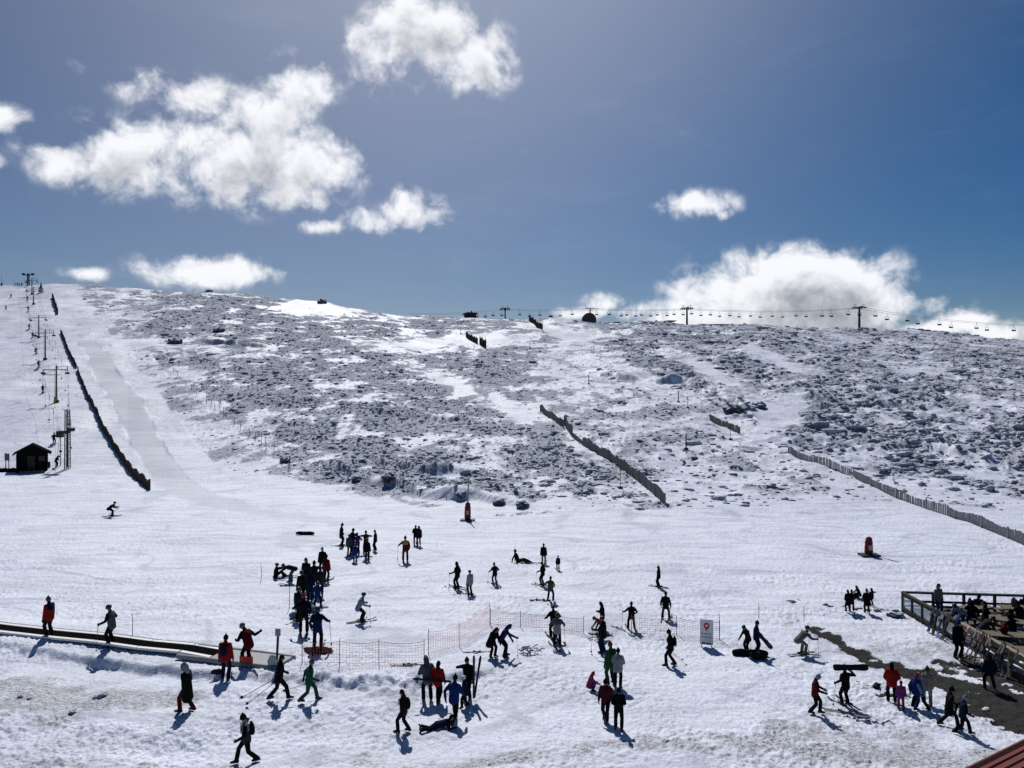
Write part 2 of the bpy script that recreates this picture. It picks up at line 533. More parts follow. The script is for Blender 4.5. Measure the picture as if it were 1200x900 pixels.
def snow_material():
    m, t, b = new_mat('snowfield')
    att = t.node('ShaderNodeAttribute', attribute_name='cover')
    sh, di, pk = t.sep(att.outputs['Vector'])[:3]
    mu = t.node('ShaderNodeAttribute', attribute_name='mud').outputs['Fac']
    pos = t.node('ShaderNodeNewGeometry').outputs['Position']
    nrm = t.node('ShaderNodeNewGeometry').outputs['Normal']
    nz = t.sep(nrm)[2]
    fine = t.noise(pos, 3.2, 6, .65)
    fine2 = t.noise(pos, 11.0, 5, .65)
    big = t.noise(pos, .16, 4, .6)
    stretched = t.vmath('MULTIPLY', pos, (.55, 1.6, 1.0))
    streak = t.noise(stretched, 1.4, 5, .6)
    snow = t.mix(t.ramp(big, .3, .7), (.635, .68, .795), (.70, .74, .84))
    snow = t.mix(t.ramp(streak, .50, .78, 0, .35), snow, (.43, .47, .585))
    # blown grit and old tracks in the trodden snow
    grit = t.math('MULTIPLY', t.ramp(fine2, .56, .70), t.ramp(fine, .46, .60))
    y = t.sep(pos)[1]
    grit = t.math('MULTIPLY', grit, t.ramp(y, 30, 75, .75, .45))
    snow = t.mix(grit, snow, (.30, .31, .34))
    fl = t.noise(t.vmath('MULTIPLY', pos, (.7, 1.5, 1.0)), 4.6, 4, .72)
    fl2 = t.noise(pos, .42, 3, .6)
    fleck = t.math('MULTIPLY', t.ramp(fl, .555, .66), t.math('MULTIPLY', t.ramp(fl2, .36, .62, .08, .62), t.ramp(y, 50, 75, 1.0, 1.5)))
    snow = t.mix(t.math('MULTIPLY', fleck, t.math('SUBTRACT', 1.0, pk)), snow, (.26, .285, .36))
    # wind and groomer streaks, and the grain of refrozen snow
    lng = t.noise(t.vmath('MULTIPLY', pos, (.16, 1.25, .5)), .9, 5, .62)
    gr = t.noise(t.vmath('MULTIPLY', pos, (1.0, 2.0, 1.0)), 5.5, 6, .78)
    tone = t.math('MULTIPLY', t.ramp(lng, .30, .68, 1.10, .87), t.ramp(gr, .30, .66, 1.15, .82))
    snow = t.vmath('SCALE', snow, scale=tone)
    fk = t.math('MULTIPLY', t.ramp(gr, .575, .68), t.ramp(y, 33, 60, .62, .10))
    snow = t.mix(fk, snow, (.22, .235, .28))
    # crossing ski tracks
    fld = t.ramp(sh, .0, .1, 1.0, 0.0)
    for sc, off, w, k in ((.10, 0.0, .006, .36), (.06, 31.0, .005, .40), (.16, 57.0, .008, .26), (.045, 83.0, .004, .40)):
        c = t.noise(t.vmath('ADD', t.vmath('MULTIPLY', pos, (.55, 1.0, 0)), (off, off, 0)), sc, 1, .4)
        a = t.math('ABSOLUTE', t.math('SUBTRACT', t.math('FRACT', t.math('MULTIPLY', c, 7.0)), .5))
        ln = t.ramp(a, w * 4, w * 10, 1.0, 0.0)
        brk = t.ramp(t.noise(pos, .22, 2, .5), .42, .54)
        snow = t.mix(t.math('MULTIPLY', t.math('MULTIPLY', ln, brk), t.math('MULTIPLY', fld, k)), snow, (.34, .37, .46))
    groom = t.noise(t.vmath('MULTIPLY', pos, (.10, 1.3, .6)), 1.6, 4, .6)
    lane_shade = t.mix(t.ramp(groom, .35, .65), (.43, .457, .53), (.55, .58, .655))  # shade of the tilted lane put into the snow colour
    snow = t.mix(t.math('MULTIPLY', pk, .92), snow, lane_shade)
    dirtc = t.mix(fine, (.10, .098, .097), (.34, .338, .335))
    dfac = t.math('MULTIPLY', di, t.math('MULTIPLY', t.ramp(fine2, .30, .62, .35, 1.0), t.ramp(gr, .38, .58, .25, 1.0)))
    snow = t.mix(dfac, snow, dirtc)
    peb = t.math('MULTIPLY', t.ramp(t.noise(pos, 7.0, 3, .6), .62, .68), t.ramp(di, .1, .6))
    snow = t.mix(peb, snow, (.06, .055, .05))
    heath = t.mix(t.ramp(fine, .35, .65), (.15, .167, .198), (.52, .555, .63))
    frost = t.math('ADD', t.ramp(fine2, .44, .74, .0, .36), t.ramp(nz, .84, .995, .0, .16))
    heath = t.mix(frost, heath, (.62, .665, .77))
    hf = t.ramp(t.math('ADD', sh, t.math('MULTIPLY', t.math('ADD', t.math('SUBTRACT', fine, .5), t.math('SUBTRACT', fine2, .5)), .95)), .10, .62)
    hf = t.math('MULTIPLY', hf, t.ramp(sh, .02, .2))
    col = t.mix(hf, snow, heath)
    mudc = t.mix(fine, (.016, .016, .017), (.060, .058, .057))
    col = t.mix(t.ramp(t.math('ADD', mu, t.math('MULTIPLY', t.math('ADD', t.math('SUBTRACT', fine2, .5), t.math('SUBTRACT', fine, .5)), 1.25)), .22, .46), col, mudc)
    t.put(b.inputs['Base Color'], col)
    t.put(b.inputs['Roughness'], t.mix(t.math('MAXIMUM', mu, hf), (.52, .52, .52), (1.0, 1.0, 1.0)))
    t.put(b.inputs['Specular IOR Level'], t.math('MULTIPLY', .11, t.math('SUBTRACT', 1.0, t.math('MAXIMUM', mu, hf))))
    bn = t.node('ShaderNodeBump')
    bn.inputs['Strength'].default_value = .75
    bn.inputs['Distance'].default_value = .09
    h = t.math('ADD', t.math('MULTIPLY', fine, .8), t.math('MULTIPLY', fine2, .45))
    h = t.math('MULTIPLY', h, t.math('SUBTRACT', 1.0, t.math('MULTIPLY', pk, .75)))
    t.l.new(h, bn.inputs['Height'])
    t.l.new(bn.outputs[0], b.inputs['Normal'])
    return m


def fast_mesh(name, co, faces):
    me = bpy.data.meshes.new(name)
    n = faces.shape[1]
    me.vertices.add(len(co))
    me.vertices.foreach_set('co', np.ascontiguousarray(co, np.float32).ravel())
    me.loops.add(faces.size)
    me.loops.foreach_set('vertex_index', np.ascontiguousarray(faces, np.int32).ravel())
    me.polygons.add(len(faces))
    me.polygons.foreach_set('loop_start', np.arange(0, faces.size, n, dtype=np.int32))
    me.update(calc_edges=True)
    return me


def props(o, label=None, cat=None, group=None, kind=None):
    if label:
        o['label'] = label
    if cat:
        o['category'] = cat
    if group:
        o['group'] = group
    if kind:
        o['kind'] = kind
    return o


def build_terrain():
    us = np.concatenate([-np.geomspace(2.6, .82, 12), np.linspace(-.80, .80, 1130), np.geomspace(.82, 2.6, 12)])
    rows = list(np.linspace(2, 22, 10))
    y = 23.0
    while y < 86:
        rows.append(y)
        y += y * y / (CH * F) * 1.0
    while y < 375:
        rows.append(y)
        y += .55
    rows += list(np.geomspace(380, 4000, 24))
    ys = np.array(rows)
    U, Yg = np.meshgrid(us, ys)
    X = U * Yg
    Z, sh, di, pk, mud, _ = terrain(X, Yg, True)
    co = np.stack([X.ravel(), Yg.ravel(), Z.ravel()], 1)
    nr, nc = Yg.shape
    idx = np.arange(nr * nc).reshape(nr, nc)
    fa = np.stack([idx[:-1, :-1].ravel(), idx[:-1, 1:].ravel(), idx[1:, 1:].ravel(), idx[1:, :-1].ravel()], 1)
    me = fast_mesh('ground', co, fa)
    a = me.attributes.new('cover', 'FLOAT_VECTOR', 'POINT')
    a.data.foreach_set('vector', np.stack([sh.ravel(), di.ravel(), pk.ravel()], 1).astype(np.float32).ravel())
    a = me.attributes.new('mud', 'FLOAT', 'POINT')
    a.data.foreach_set('value', mud.ravel().astype(np.float32))
    me.polygons.foreach_set('use_smooth', np.ones(len(fa), bool))
    me.materials.append(snow_material())
    o = bpy.data.objects.new('ground', me)
    COL.objects.link(o)
    props(o, kind='structure')


build_terrain()


def heath_material():
    m, t, b = new_mat('frosted_heath')
    pos = t.node('ShaderNodeNewGeometry').outputs['Position']
    nz = t.sep(t.node('ShaderNodeNewGeometry').outputs['Normal'])[2]
    n = t.noise(pos, 4.0, 5, .7)
    n2 = t.noise(pos, .35, 3, .5)
    dark = t.mix(n2, (.045, .051, .068), (.22, .235, .28))
    fr = t.math('MULTIPLY', t.ramp(n, .34, .60), t.ramp(nz, -.3, .6, .45, 1.0))
    t.put(b.inputs['Base Color'], t.mix(fr, dark, (.60, .64, .74)))
    b.inputs['Roughness'].default_value = .85
    b.inputs['Specular IOR Level'].default_value = .1
    return m


def build_heath(count=95000):
    bm = bmesh.new()
    bmesh.ops.create_icosphere(bm, subdivisions=1, radius=1)
    bv = np.array([v.co[:] for v in bm.verts])
    bf = np.array([[v.index for v in f.verts] for f in bm.faces])
    bm.free()
    u = RNG.uniform(-.76, .76, count * 8)
    py = RNG.uniform(332, 650, count * 8)
    # depth from height in the picture, by the smooth slope
    tab_u = np.linspace(-.8, .8, 81)
    Yt = np.arange(58, 345, .8)
    tab = np.zeros((81, 300))
    pyt = np.linspace(330, 660, 300)
    for i, uu in enumerate(tab_u):
        pp = 450 - (base_height(uu * Yt, Yt) - CH) / Yt * F
        o = np.argsort(pp)
        tab[i] = np.interp(pyt, pp[o], Yt[o], left=0, right=0)
    iu = np.clip(np.round((u + .8) / .02).astype(int), 0, 80)
    ip = np.clip(np.round((py - 330) / 330 * 299).astype(int), 0, 299)
    Y = tab[iu, ip] + RNG.uniform(-.6, .6, len(u))
    k = Y > 60
    u, Y = u[k], Y[k]
    X = u * Y
    Z, sh, di, pk, mu, sh0 = terrain(X, Y, True)
    k = np.nonzero((RNG.uniform(0, 1, len(u)) < .03 * (sh0 > .2) + sh ** 3 * (.05 + .40 * sh0 ** 2)) & (pk < .1) & (Y < 338))[0][:count]
    X, Y, Z, sh0 = X[k], Y[k], Z[k], sh0[k]
    right = smooth(620, 820, 600 + X / Y * F)
    keep = RNG.uniform(0, 1, len(X)) < .62 - .12 * right
    X, Y, Z, sh0, right = X[keep], Y[keep], Z[keep], sh0[keep], right[keep]
    n = len(X)
    r = (.10 + RNG.gamma(1.3, .10, n)) * (.5 + .8 * sh0) * np.interp(Y, [80, 320], [.9, 1.9]) * (.72 + .55 * right)
    ang = RNG.uniform(0, 6.283, n)
    sx, sy, sz = r * RNG.uniform(.9, 1.9, n), r * RNG.uniform(.8, 1.3, n), r * RNG.uniform(.22, .55, n)
    dist = 1 + .26 * RNG.standard_normal((n, len(bv)))
    v = bv[None] * dist[:, :, None]
    v = v * np.stack([sx, sy, sz], 1)[:, None, :]
    c, s = np.cos(ang)[:, None], np.sin(ang)[:, None]
    vx, vy = v[:, :, 0] * c - v[:, :, 1] * s * .6, v[:, :, 0] * s * .6 + v[:, :, 1] * c
    co = np.stack([vx + X[:, None], vy + Y[:, None], v[:, :, 2] + Z[:, None] + .1 * sz[:, None]], 2).reshape(-1, 3)
    fa = (bf[None] + (np.arange(n) * len(bv))[:, None, None]).reshape(-1, 3)
    me = fast_mesh('heather', co, fa)
    me.materials.append(heath_material())
    o = bpy.data.objects.new('heather', me)
    COL.objects.link(o)
    props(o, 'low frosted heather and rock debris scattered over the snowy hillside', 'heather', kind='stuff')
    print('heather clumps', n)


build_heath()


# ------------------------------------------------------------------ mesh writer
def ortho(d):
    d = Vector(d).normalized()
    a = Vector((1, 0, 0)) if abs(d.x) < .8 else Vector((0, 1, 0))
    s = d.cross(a).normalized()
    return s, d.cross(s).normalized()


class MB:
    def __init__(self):
        self.v, self.f, self.m = [], [], []
        self.mi = 0

    def add(self, vs_, fs):
        b = len(self.v)
        self.v += [tuple(q) for q in vs_]
        self.f += [tuple(i + b for i in f) for f in fs]
        self.m += [self.mi] * len(fs)

    def box(self, c, s, rot=None):
        c = Vector(c)
        P = []
        for x in (-.5, .5):
            for y in (-.5, .5):
                for z in (-.5, .5):
                    q = Vector((x * s[0], y * s[1], z * s[2]))
                    P.append(c + (rot @ q if rot else q))
        self.add(P, [(0, 1, 3, 2), (4, 6, 7, 5), (0, 4, 5, 1), (2, 3, 7, 6), (0, 2, 6, 4), (1, 5, 7, 3)])

    def bar(self, p, q, w, h=None):
        """square bar between two points; h is measured upwards"""
        p, q = Vector(p), Vector(q)
        h = h or w
        d = (q - p).normalized()
        up = Vector((0, 0, 1)) if abs(d.z) < .95 else Vector((0, 1, 0))
        s = d.cross(up).normalized() * w / 2
        u = s.cross(d).normalized() * h / 2
        P = [p - s - u, p + s - u, p + s + u, p - s + u, q - s - u, q + s - u, q + s + u, q - s + u]
        self.add(P, [(0, 1, 2, 3), (7, 6, 5, 4), (0, 4, 5, 1), (1, 5, 6, 2), (2, 6, 7, 3), (3, 7, 4, 0)])

    def loft(self, pts, rad, n=10, right=None, cap=True):
        """tube through pts; rad floats or (rx, ry) with rx along `right`"""
        pts = [Vector(p) for p in pts]
        R2 = [(r, r) if not isinstance(r, (tuple, list)) else r for r in rad]
        if cap:
            d0, d1 = (pts[0] - pts[1]).normalized(), (pts[-1] - pts[-2]).normalized()
            a, b = R2[0], R2[-1]
            pts = [pts[0] + d0 * min(a) * .85, pts[0] + d0 * min(a) * .5] + pts + [pts[-1] + d1 * min(b) * .5, pts[-1] + d1 * min(b) * .85]
            R2 = [(a[0] * .4, a[1] * .4), (a[0] * .84, a[1] * .84)] + R2 + [(b[0] * .84, b[1] * .84), (b[0] * .4, b[1] * .4)]
        V, Fc = [], []
        s0 = Vector(right) if right is not None else None
        prev = None
        for i, p in enumerate(pts):
            d = (pts[min(i + 1, len(pts) - 1)] - pts[max(i - 1, 0)]).normalized()
            if s0 is not None:
                s = (s0 - d * s0.dot(d))
                s = s.normalized() if s.length > 1e-4 else ortho(d)[0]
            elif prev is None:
                s = ortho(d)[0]
            else:
                s = (prev - d * prev.dot(d))
                s = s.normalized() if s.length > 1e-4 else ortho(d)[0]
            prev = s
            t = d.cross(s)
            for k in range(n):
                a = 2 * math.pi * k / n
                V.append(p + s * (math.cos(a) * R2[i][0]) + t * (math.sin(a) * R2[i][1]))
        for i in range(len(pts) - 1):
            for k in range(n):
                a, b = i * n + k, i * n + (k + 1) % n
                Fc.append((a, b, b + n, a + n))
        Fc.append(tuple(range(n))[::-1])
        Fc.append(tuple((len(pts) - 1) * n + k for k in range(n)))
        self.add(V, Fc)

    def tube(self, p, q, r, r2=None, n=8):
        self.loft([p, q], [r, r2 or r], n, cap=False)

    def ell(self, c, r, rot=None, n=12, m=8):
        c = Vector(c)
        V, Fc = [], []
        for i in range(m + 1):
            th = math.pi * i / m
            for k in range(n):
                a = 2 * math.pi * k / n
                q = Vector((math.sin(th) * math.cos(a) * r[0], math.sin(th) * math.sin(a) * r[1], math.cos(th) * r[2]))
                V.append(c + (rot @ q if rot else q))
        for i in range(m):
            for k in range(n):
                a, b = i * n + k, i * n + (k + 1) % n
                Fc.append((a, a + n, b + n, b))
        self.add(V, Fc)

    def prism(self, outline, y0, y1):
        """outline in x, z drawn out along y"""
        n = len(outline)
        V = [(x, y0, z) for x, z in outline] + [(x, y1, z) for x, z in outline]
        self.add(V, [tuple(range(n)), tuple(range(2 * n - 1, n - 1, -1))] + [(i, i + n, (i + 1) % n + n, (i + 1) % n) for i in range(n)])

    def mesh(self, name, mats, smooth=False):
        me = bpy.data.meshes.new(name)
        me.from_pydata(self.v, [], self.f)
        for m in mats if isinstance(mats, (list, tuple)) else [mats]:
            me.materials.append(m)
        me.polygons.foreach_set('material_index', self.m)
        if smooth:
            me.polygons.foreach_set('use_smooth', [True] * len(self.f))
        bm = bmesh.new()
        bm.from_mesh(me)
        bmesh.ops.recalc_face_normals(bm, faces=bm.faces)
        bm.to_mesh(me)
        bm.free()
        me.update()
        return me

    def build(self, name, mats, parent=None, smooth=False):
        return link(name, self.mesh(name, mats, smooth), parent)


def link(name, me, parent=None):
    o = bpy.data.objects.new(name, me)
    COL.objects.link(o)
    if parent:
        o.parent = parent
    return o


def thing(name, label, cat, loc=(0, 0, 0), rz=0.0, group=None):
    o = bpy.data.objects.new(name, None)
    o.empty_display_size = .2
    o.location = loc
    o.rotation_euler = (0, 0, rz)
    COL.objects.link(o)
    return props(o, label, cat, group)


def copy_tree(o, parent=None):
    c = o.copy()
    COL.objects.link(c)
    c.parent = parent
    for ch in list(o.children):
        copy_tree(ch, c)
    return c


# colours of cloth and gear
C = dict(black=(.006, .006, .007), soot=(.010, .010, .012), charcoal=(.022, .023, .026), navy=(.006, .010, .030), red=(.21, .011, .010), darkred=(.075, .007, .010),
         maroon=(.040, .007, .012), green=(.010, .062, .036), grass=(.012, .062, .018), blue=(.009, .024, .105), royal=(.008, .016, .070), sky=(.13, .185, .28), grey=(.075, .077, .085),
         lightgrey=(.19, .195, .215), white=(.55, .56, .58), olive=(.055, .057, .035), beige=(.19, .17, .145), brown=(.05, .028, .016), rust=(.12, .026, .010),
         pink=(.21, .018, .065), purple=(.085, .022, .12), orange=(.26, .045, .010), jeans=(.030, .050, .12), paleblue=(.17, .215, .28), teal=(.028, .055, .06), stone=(.115, .11, .10),
         skin=(.30, .17, .12), hair=(.016, .011, .008), yellow=(.34, .25, .05))


def cloth(c):
    return mat('cloth_' + c, C[c], .88, 0, .35, 11, .06, .8)


def gear(c):
    return mat('gear_' + c, C[c], .45, 0, .12, 6, .3)


SKIN = mat('skin', C['skin'], .6, 0, .1, 20)
STEEL = mat('galvanised_steel', (.20, .205, .215), .45, .75, .2, 8)
DARK_STEEL = mat('dark_steel', (.035, .036, .04), .5, .6, .2, 8)
WOOD_DARK = mat('weathered_wood', (.055, .045, .038), .85, 0, .35, 6, .15, .4)
WOOD_GREY = mat('grey_fence_wood', (.19, .185, .175), .85, 0, .35, 6, .15, .4)
WOOD_PALE = mat('pale_timber', (.25, .215, .15), .75, 0, .22, 5, .2, .3)
WOOD_FROSTED = mat('frosted_fence_wood', (.27, .275, .285), .85, 0, .4, 3, .15, .4)
TABLE_WOOD = mat('weathered_table_wood', (.15, .132, .10), .8, 0, .3, 5, .1, .3)
ROCK = mat('granite', (.06, .062, .07), .9, 0, .45, 2.5, .1, .6)


def snow_cap(m):
    t = NT(m.node_tree)
    b = next(n for n in t.n if n.type == 'BSDF_PRINCIPLED')
    ge = t.node('ShaderNodeNewGeometry')
    src = b.inputs['Base Color'].links[0].from_socket
    nz = t.sep(ge.outputs['Normal'])[2]
    n = t.noise(ge.outputs['Position'], 2.2, 5, .65)
    f = t.ramp(t.math('ADD', nz, t.math('MULTIPLY', t.math('SUBTRACT', n, .5), 1.6)), .25, .75, 0, .85)
    t.put(b.inputs['Base Color'], t.mix(f, src, (.60, .64, .74)))


snow_cap(ROCK)


# ------------------------------------------------------------------ people
POSES = {
    #            pelvis            lean  left foot          right foot          left hand             right hand            head pitch
    'stand':   ((0, 0, .90), 2, (-.12, .03, 0), (.12, -.02, 0), (-.27, .06, .80), (.27, .08, .80), 5),
    'wide':    ((0, 0, .87), 4, (-.22, .02, 0), (.22, 0, 0), (-.30, .08, .80), (.30, .08, .80), 5),
    'pocket':  ((0, 0, .90), 2, (-.13, .05, 0), (.13, -.04, 0), (-.20, .14, .93), (.20, .14, .93), 8),
    'hug':     ((0, 0, .90), 5, (-.12, .05, 0), (.12, -.03, 0), (-.10, .32, 1.12), (.12, .30, 1.08), 12),
    'walk':    ((0, 0, .86), 7, (-.09, .33, 0), (.09, -.36, .05), (-.25, -.20, .88), (.25, .30, .92), 4),
    'walk2':   ((0, 0, .86), 7, (-.09, -.36, .05), (.09, .33, 0), (-.25, .30, .92), (.25, -.20, .88), 4),
    'step':    ((0, 0, .88), 4, (-.10, .20, 0), (.10, -.20, .02), (-.26, -.05, .82), (.26, .15, .82), 6),
    'poles':   ((0, 0, .88), 8, (-.14, .03, 0), (.14, 0, 0), (-.38, .28, 1.00), (.38, .28, 1.00), 8),
    'pole1':   ((0, 0, .89), 3, (-.14, .03, 0), (.14, 0, 0), (-.46, .20, 1.06), (.27, .08, .84), 6),
    'poleR':   ((0, 0, .89), 3, (-.14, .03, 0), (.14, 0, 0), (-.27, .08, .84), (.46, .20, 1.06), 6),
    'hip':     ((0, 0, .88), 2, (-.20, .02, 0), (.20, 0, 0), (-.50, .15, 1.08), (.22, .06, .99), 4),
    'ski':     ((0, -.14, .76), 26, (-.15, .04, 0), (.15, 0, 0), (-.38, .32, .88), (.38, .32, .88), -8),
    'tuck':    ((0, -.24, .74), 52, (-.16, .04, 0), (.16, 0, 0), (-.34, .50, .80), (.34, .50, .80), -25),
    'bend':    ((0, -.20, .86), 78, (-.14, .06, 0), (.14, 0, 0), (-.14, .70, .62), (.14, .74, .66), 5),
    'stoop':   ((0, -.14, .86), 48, (-.15, .05, 0), (.15, 0, 0), (-.20, .42, .62), (.22, .48, .70), 20),
    'lean':    ((0, -.06, .88), 22, (-.14, .05, 0), (.14, 0, 0), (-.20, .34, .95), (.22, .36, 1.0), 18),
    'sit':     ((0, 0, .15), -8, (-.20, .62, .02), (.20, .66, .02), (-.32, .34, .55), (.30, .40, .60), 5),
    'reach':   ((0, 0, .15), 6, (-.20, .62, .02), (.20, .66, .02), (-.22, .62, .66), (.16, .66, .70), 0),
    'recline': ((0, 0, .14), -24, (-.24, .78, .02), (.22, .82, .02), (-.36, -.36, .06), (.36, -.34, .06), 12),
    'bench':   ((0, 0, .50), 8, (-.16, .42, 0), (.16, .45, 0), (-.20, .40, .78), (.20, .40, .78), 12),
    'crouch':  ((0, -.10, .36), 22, (-.16, .04, 0), (.16, .08, 0), (-.22, .42, .40), (.22, .46, .44), 8),
    'prone':   ((0, 0, .17), 84, (-.15, -.80, .03), (.17, -.82, .03), (-.34, .62, .08), (.36, .66, .08), -50),
    'carry':   ((0, 0, .89), 4, (-.13, .06, 0), (.13, -.05, 0), (-.27, .08, .82), (.24, .20, 1.36), 4),
    'carrywalk': ((0, 0, .86), 8, (-.09, .32, 0), (.09, -.34, .05), (-.30, .06, .88), (.22, .24, 1.30), 4),
    'across':  ((0, 0, .89), 4, (-.13, .05, 0), (.13, -.03, 0), (-.42, .12, 1.02), (.36, .10, 1.44), 8),
    'phone':   ((0, 0, .88), 3, (-.10, .22, 0), (.10, -.24, .02), (-.26, .02, .82), (.15, .20, 1.50), 6),
    'point':   ((0, 0, .89), 4, (-.14, .04, 0), (.14, 0, 0), (-.25, .10, .82), (.42, .42, 1.20), 2),
    'elbows':  ((0, 0, .88), 4, (-.16, .02, 0), (.16, 0, 0), (-.30, .12, 1.36), (.30, .12, 1.36), 6),
}


def ik(a, b, l1, l2, pole):
    a, b = Vector(a), Vector(b)
    d = b - a
    L = min(d.length, (l1 + l2) * .999)
    dn = d.normalized()
    p = Vector(pole)
    p = (p - dn * p.dot(dn)).normalized()
    x = (l1 * l1 - l2 * l2 + L * L) / (2 * L)
    h = math.sqrt(max(l1 * l1 - x * x, 0))
    return a + dn * x + p * h, a + dn * L


PENDING = []            # (object, segments, materials, voxel)


def skin_over(name, mb, parent, mats, segs=None, voxel=.026):
    """join overlapping limbs into one continuous surface"""
    o = mb.build(name, mats[0], parent)
    r = o.modifiers.new('join', 'REMESH')
    r.mode = 'VOXEL'
    r.voxel_size = voxel
    s = o.modifiers.new('relax', 'SMOOTH')
    s.factor = .5
    s.iterations = 2
    PENDING.append((o, segs, mats))
    return o


def finish_people():
    bpy.context.view_layer.update()
    dg = bpy.context.evaluated_depsgraph_get()
    done = []
    for o, segs, mats in PENDING:
        me = bpy.data.meshes.new_from_object(o.evaluated_get(dg))
        me.name = o.name
        done.append((o, me, segs, mats))
    for o, me, segs, mats in done:
        old = o.data
        o.modifiers.clear()
        o.data = me
        bpy.data.meshes.remove(old)
        me.materials.clear()
        for m in mats:
            me.materials.append(m)
        n = len(me.polygons)
        me.polygons.foreach_set('use_smooth', [True] * n)
        if segs:
            co = np.zeros(len(me.vertices) * 3, np.float32)
            me.vertices.foreach_get('co', co)
            co = co.reshape(-1, 3)
            cen = np.array([co[list(p.vertices)].mean(0) for p in me.polygons])
            best, idx = np.full(n, 1e9), np.zeros(n, int)
            for p, q, r, k in segs:
                p, q = np.array(p), np.array(q)
                d = q - p
                t = np.clip(((cen - p) @ d) / max(d @ d, 1e-9), 0, 1)
                dist = np.linalg.norm(cen - p - t[:, None] * d, axis=1) - r
                hit = dist < best
                best[hit], idx[hit] = dist[hit], k
            me.polygons.foreach_set('material_index', idx.astype(np.int32))
        me.update()
    PENDING.clear()


SKI_MESH, POLE_MESH, BIND_MESH = {}, {}, {}


def ski_mesh(c, board=False):
    key = (c, board)
    if key not in SKI_MESH:
        mb = MB()
        L, w = (1.5, .27) if board else (1.66, .095)
        prof = [(-.5, .035, .6), (-.47, .012, .9), (-.42, 0, 1), (-.1, .012, .86), (.1, .012, .86), (.38, 0, 1.05), (.44, .02, 1.0), (.48, .055, .75), (.5, .085, .35)]
        V = []
        for y, z, k in prof:
            for sx in (-1, 1):
                V += [(sx * w / 2 * k, y * L, z + .022), (sx * w / 2 * k, y * L, z)]
        fs = []
        for i in range(len(prof) - 1):
            a, b = i * 4, i * 4 + 4
            fs += [(a, a + 2, b + 2, b), (a + 1, b + 1, b + 3, a + 3), (a, b, b + 1, a + 1), (a + 2, a + 3, b + 3, b + 2)]
        e = (len(prof) - 1) * 4
        fs += [(0, 1, 3, 2), (e, e + 2, e + 3, e + 1)]
        mb.add(V, fs)
        SKI_MESH[key] = mb.mesh('snowboard' if board else 'ski', gear(c))
        b = MB()
        if board:
            b.box((0, 0, .045), (.10, .60, .02))
            for y in (-.25, .25):
                b.box((0, y, .075), (.24, .14, .07))
        else:
            b.box((0, .17, .055), (.07, .10, .06))
            b.box((0, 0, .040), (.06, .30, .03))
            b.box((0, -.17, .060), (.07, .14, .07))
        BIND_MESH[key] = b.mesh('binding', gear('black'))
    return SKI_MESH[key], BIND_MESH[key]


def ground_tilt(x, y, d=.6):
    b = lambda a, c: float(base_height(np.array([a]), np.array([c]))[0])
    return Vector((b(x - d, y) - b(x + d, y), b(x, y - d) - b(x, y + d), 2 * d)).normalized()


def place_along(o, loc, fwd, up):
    f = Vector(fwd).normalized()
    u = Vector(up)
    r = f.cross(u).normalized()
    u = r.cross(f)
    m = Matrix((r, f, u)).transposed().to_4x4()
    m.translation = loc
    o.matrix_world = m
    o.location, o.rotation_euler = m.to_translation(), m.to_euler()


def ski(loc, fwd, up, label, c='black', scale=1.0, group=None, board=False, cat=None):
    me, bi = ski_mesh(c, board)
    o = link('snowboard' if board else 'ski', me)
    place_along(o, loc, fwd, up)
    o.scale = (scale,) * 3
    props(o, label, cat or ('snowboard' if board else 'ski'), group)
    link('binding', bi, o)
    return o


def pole_mesh(c):
    if c not in POLE_MESH:
        mb = MB()
        mb.mi = 0
        mb.tube((0, 0, -.08), (0, 1.2, 0), .011, .008, 6)
        mb.mi = 1
        mb.loft([(0, -.06, 0), (0, .08, 0)], [.019, .017], 6)
        mb.loft([(0, 1.10, 0), (0, 1.115, 0)], [.045, .045], 8)
        POLE_MESH[c] = mb.mesh('ski_pole', [gear(c), gear('black')])
    return POLE_MESH[c]


def ski_pole(top, tip, label, c='charcoal', group=None):
    o = link('ski_pole', pole_mesh(c))
    top, tip = Vector(top), Vector(tip)
    d = tip - top
    place_along(o, top, d, Vector((0, 0, 1)) if abs(d.normalized().z) < .97 else Vector((0, 1, 0)))
    o.scale = (d.length / 1.2,) * 3
    return props(o, label, 'ski pole', group)


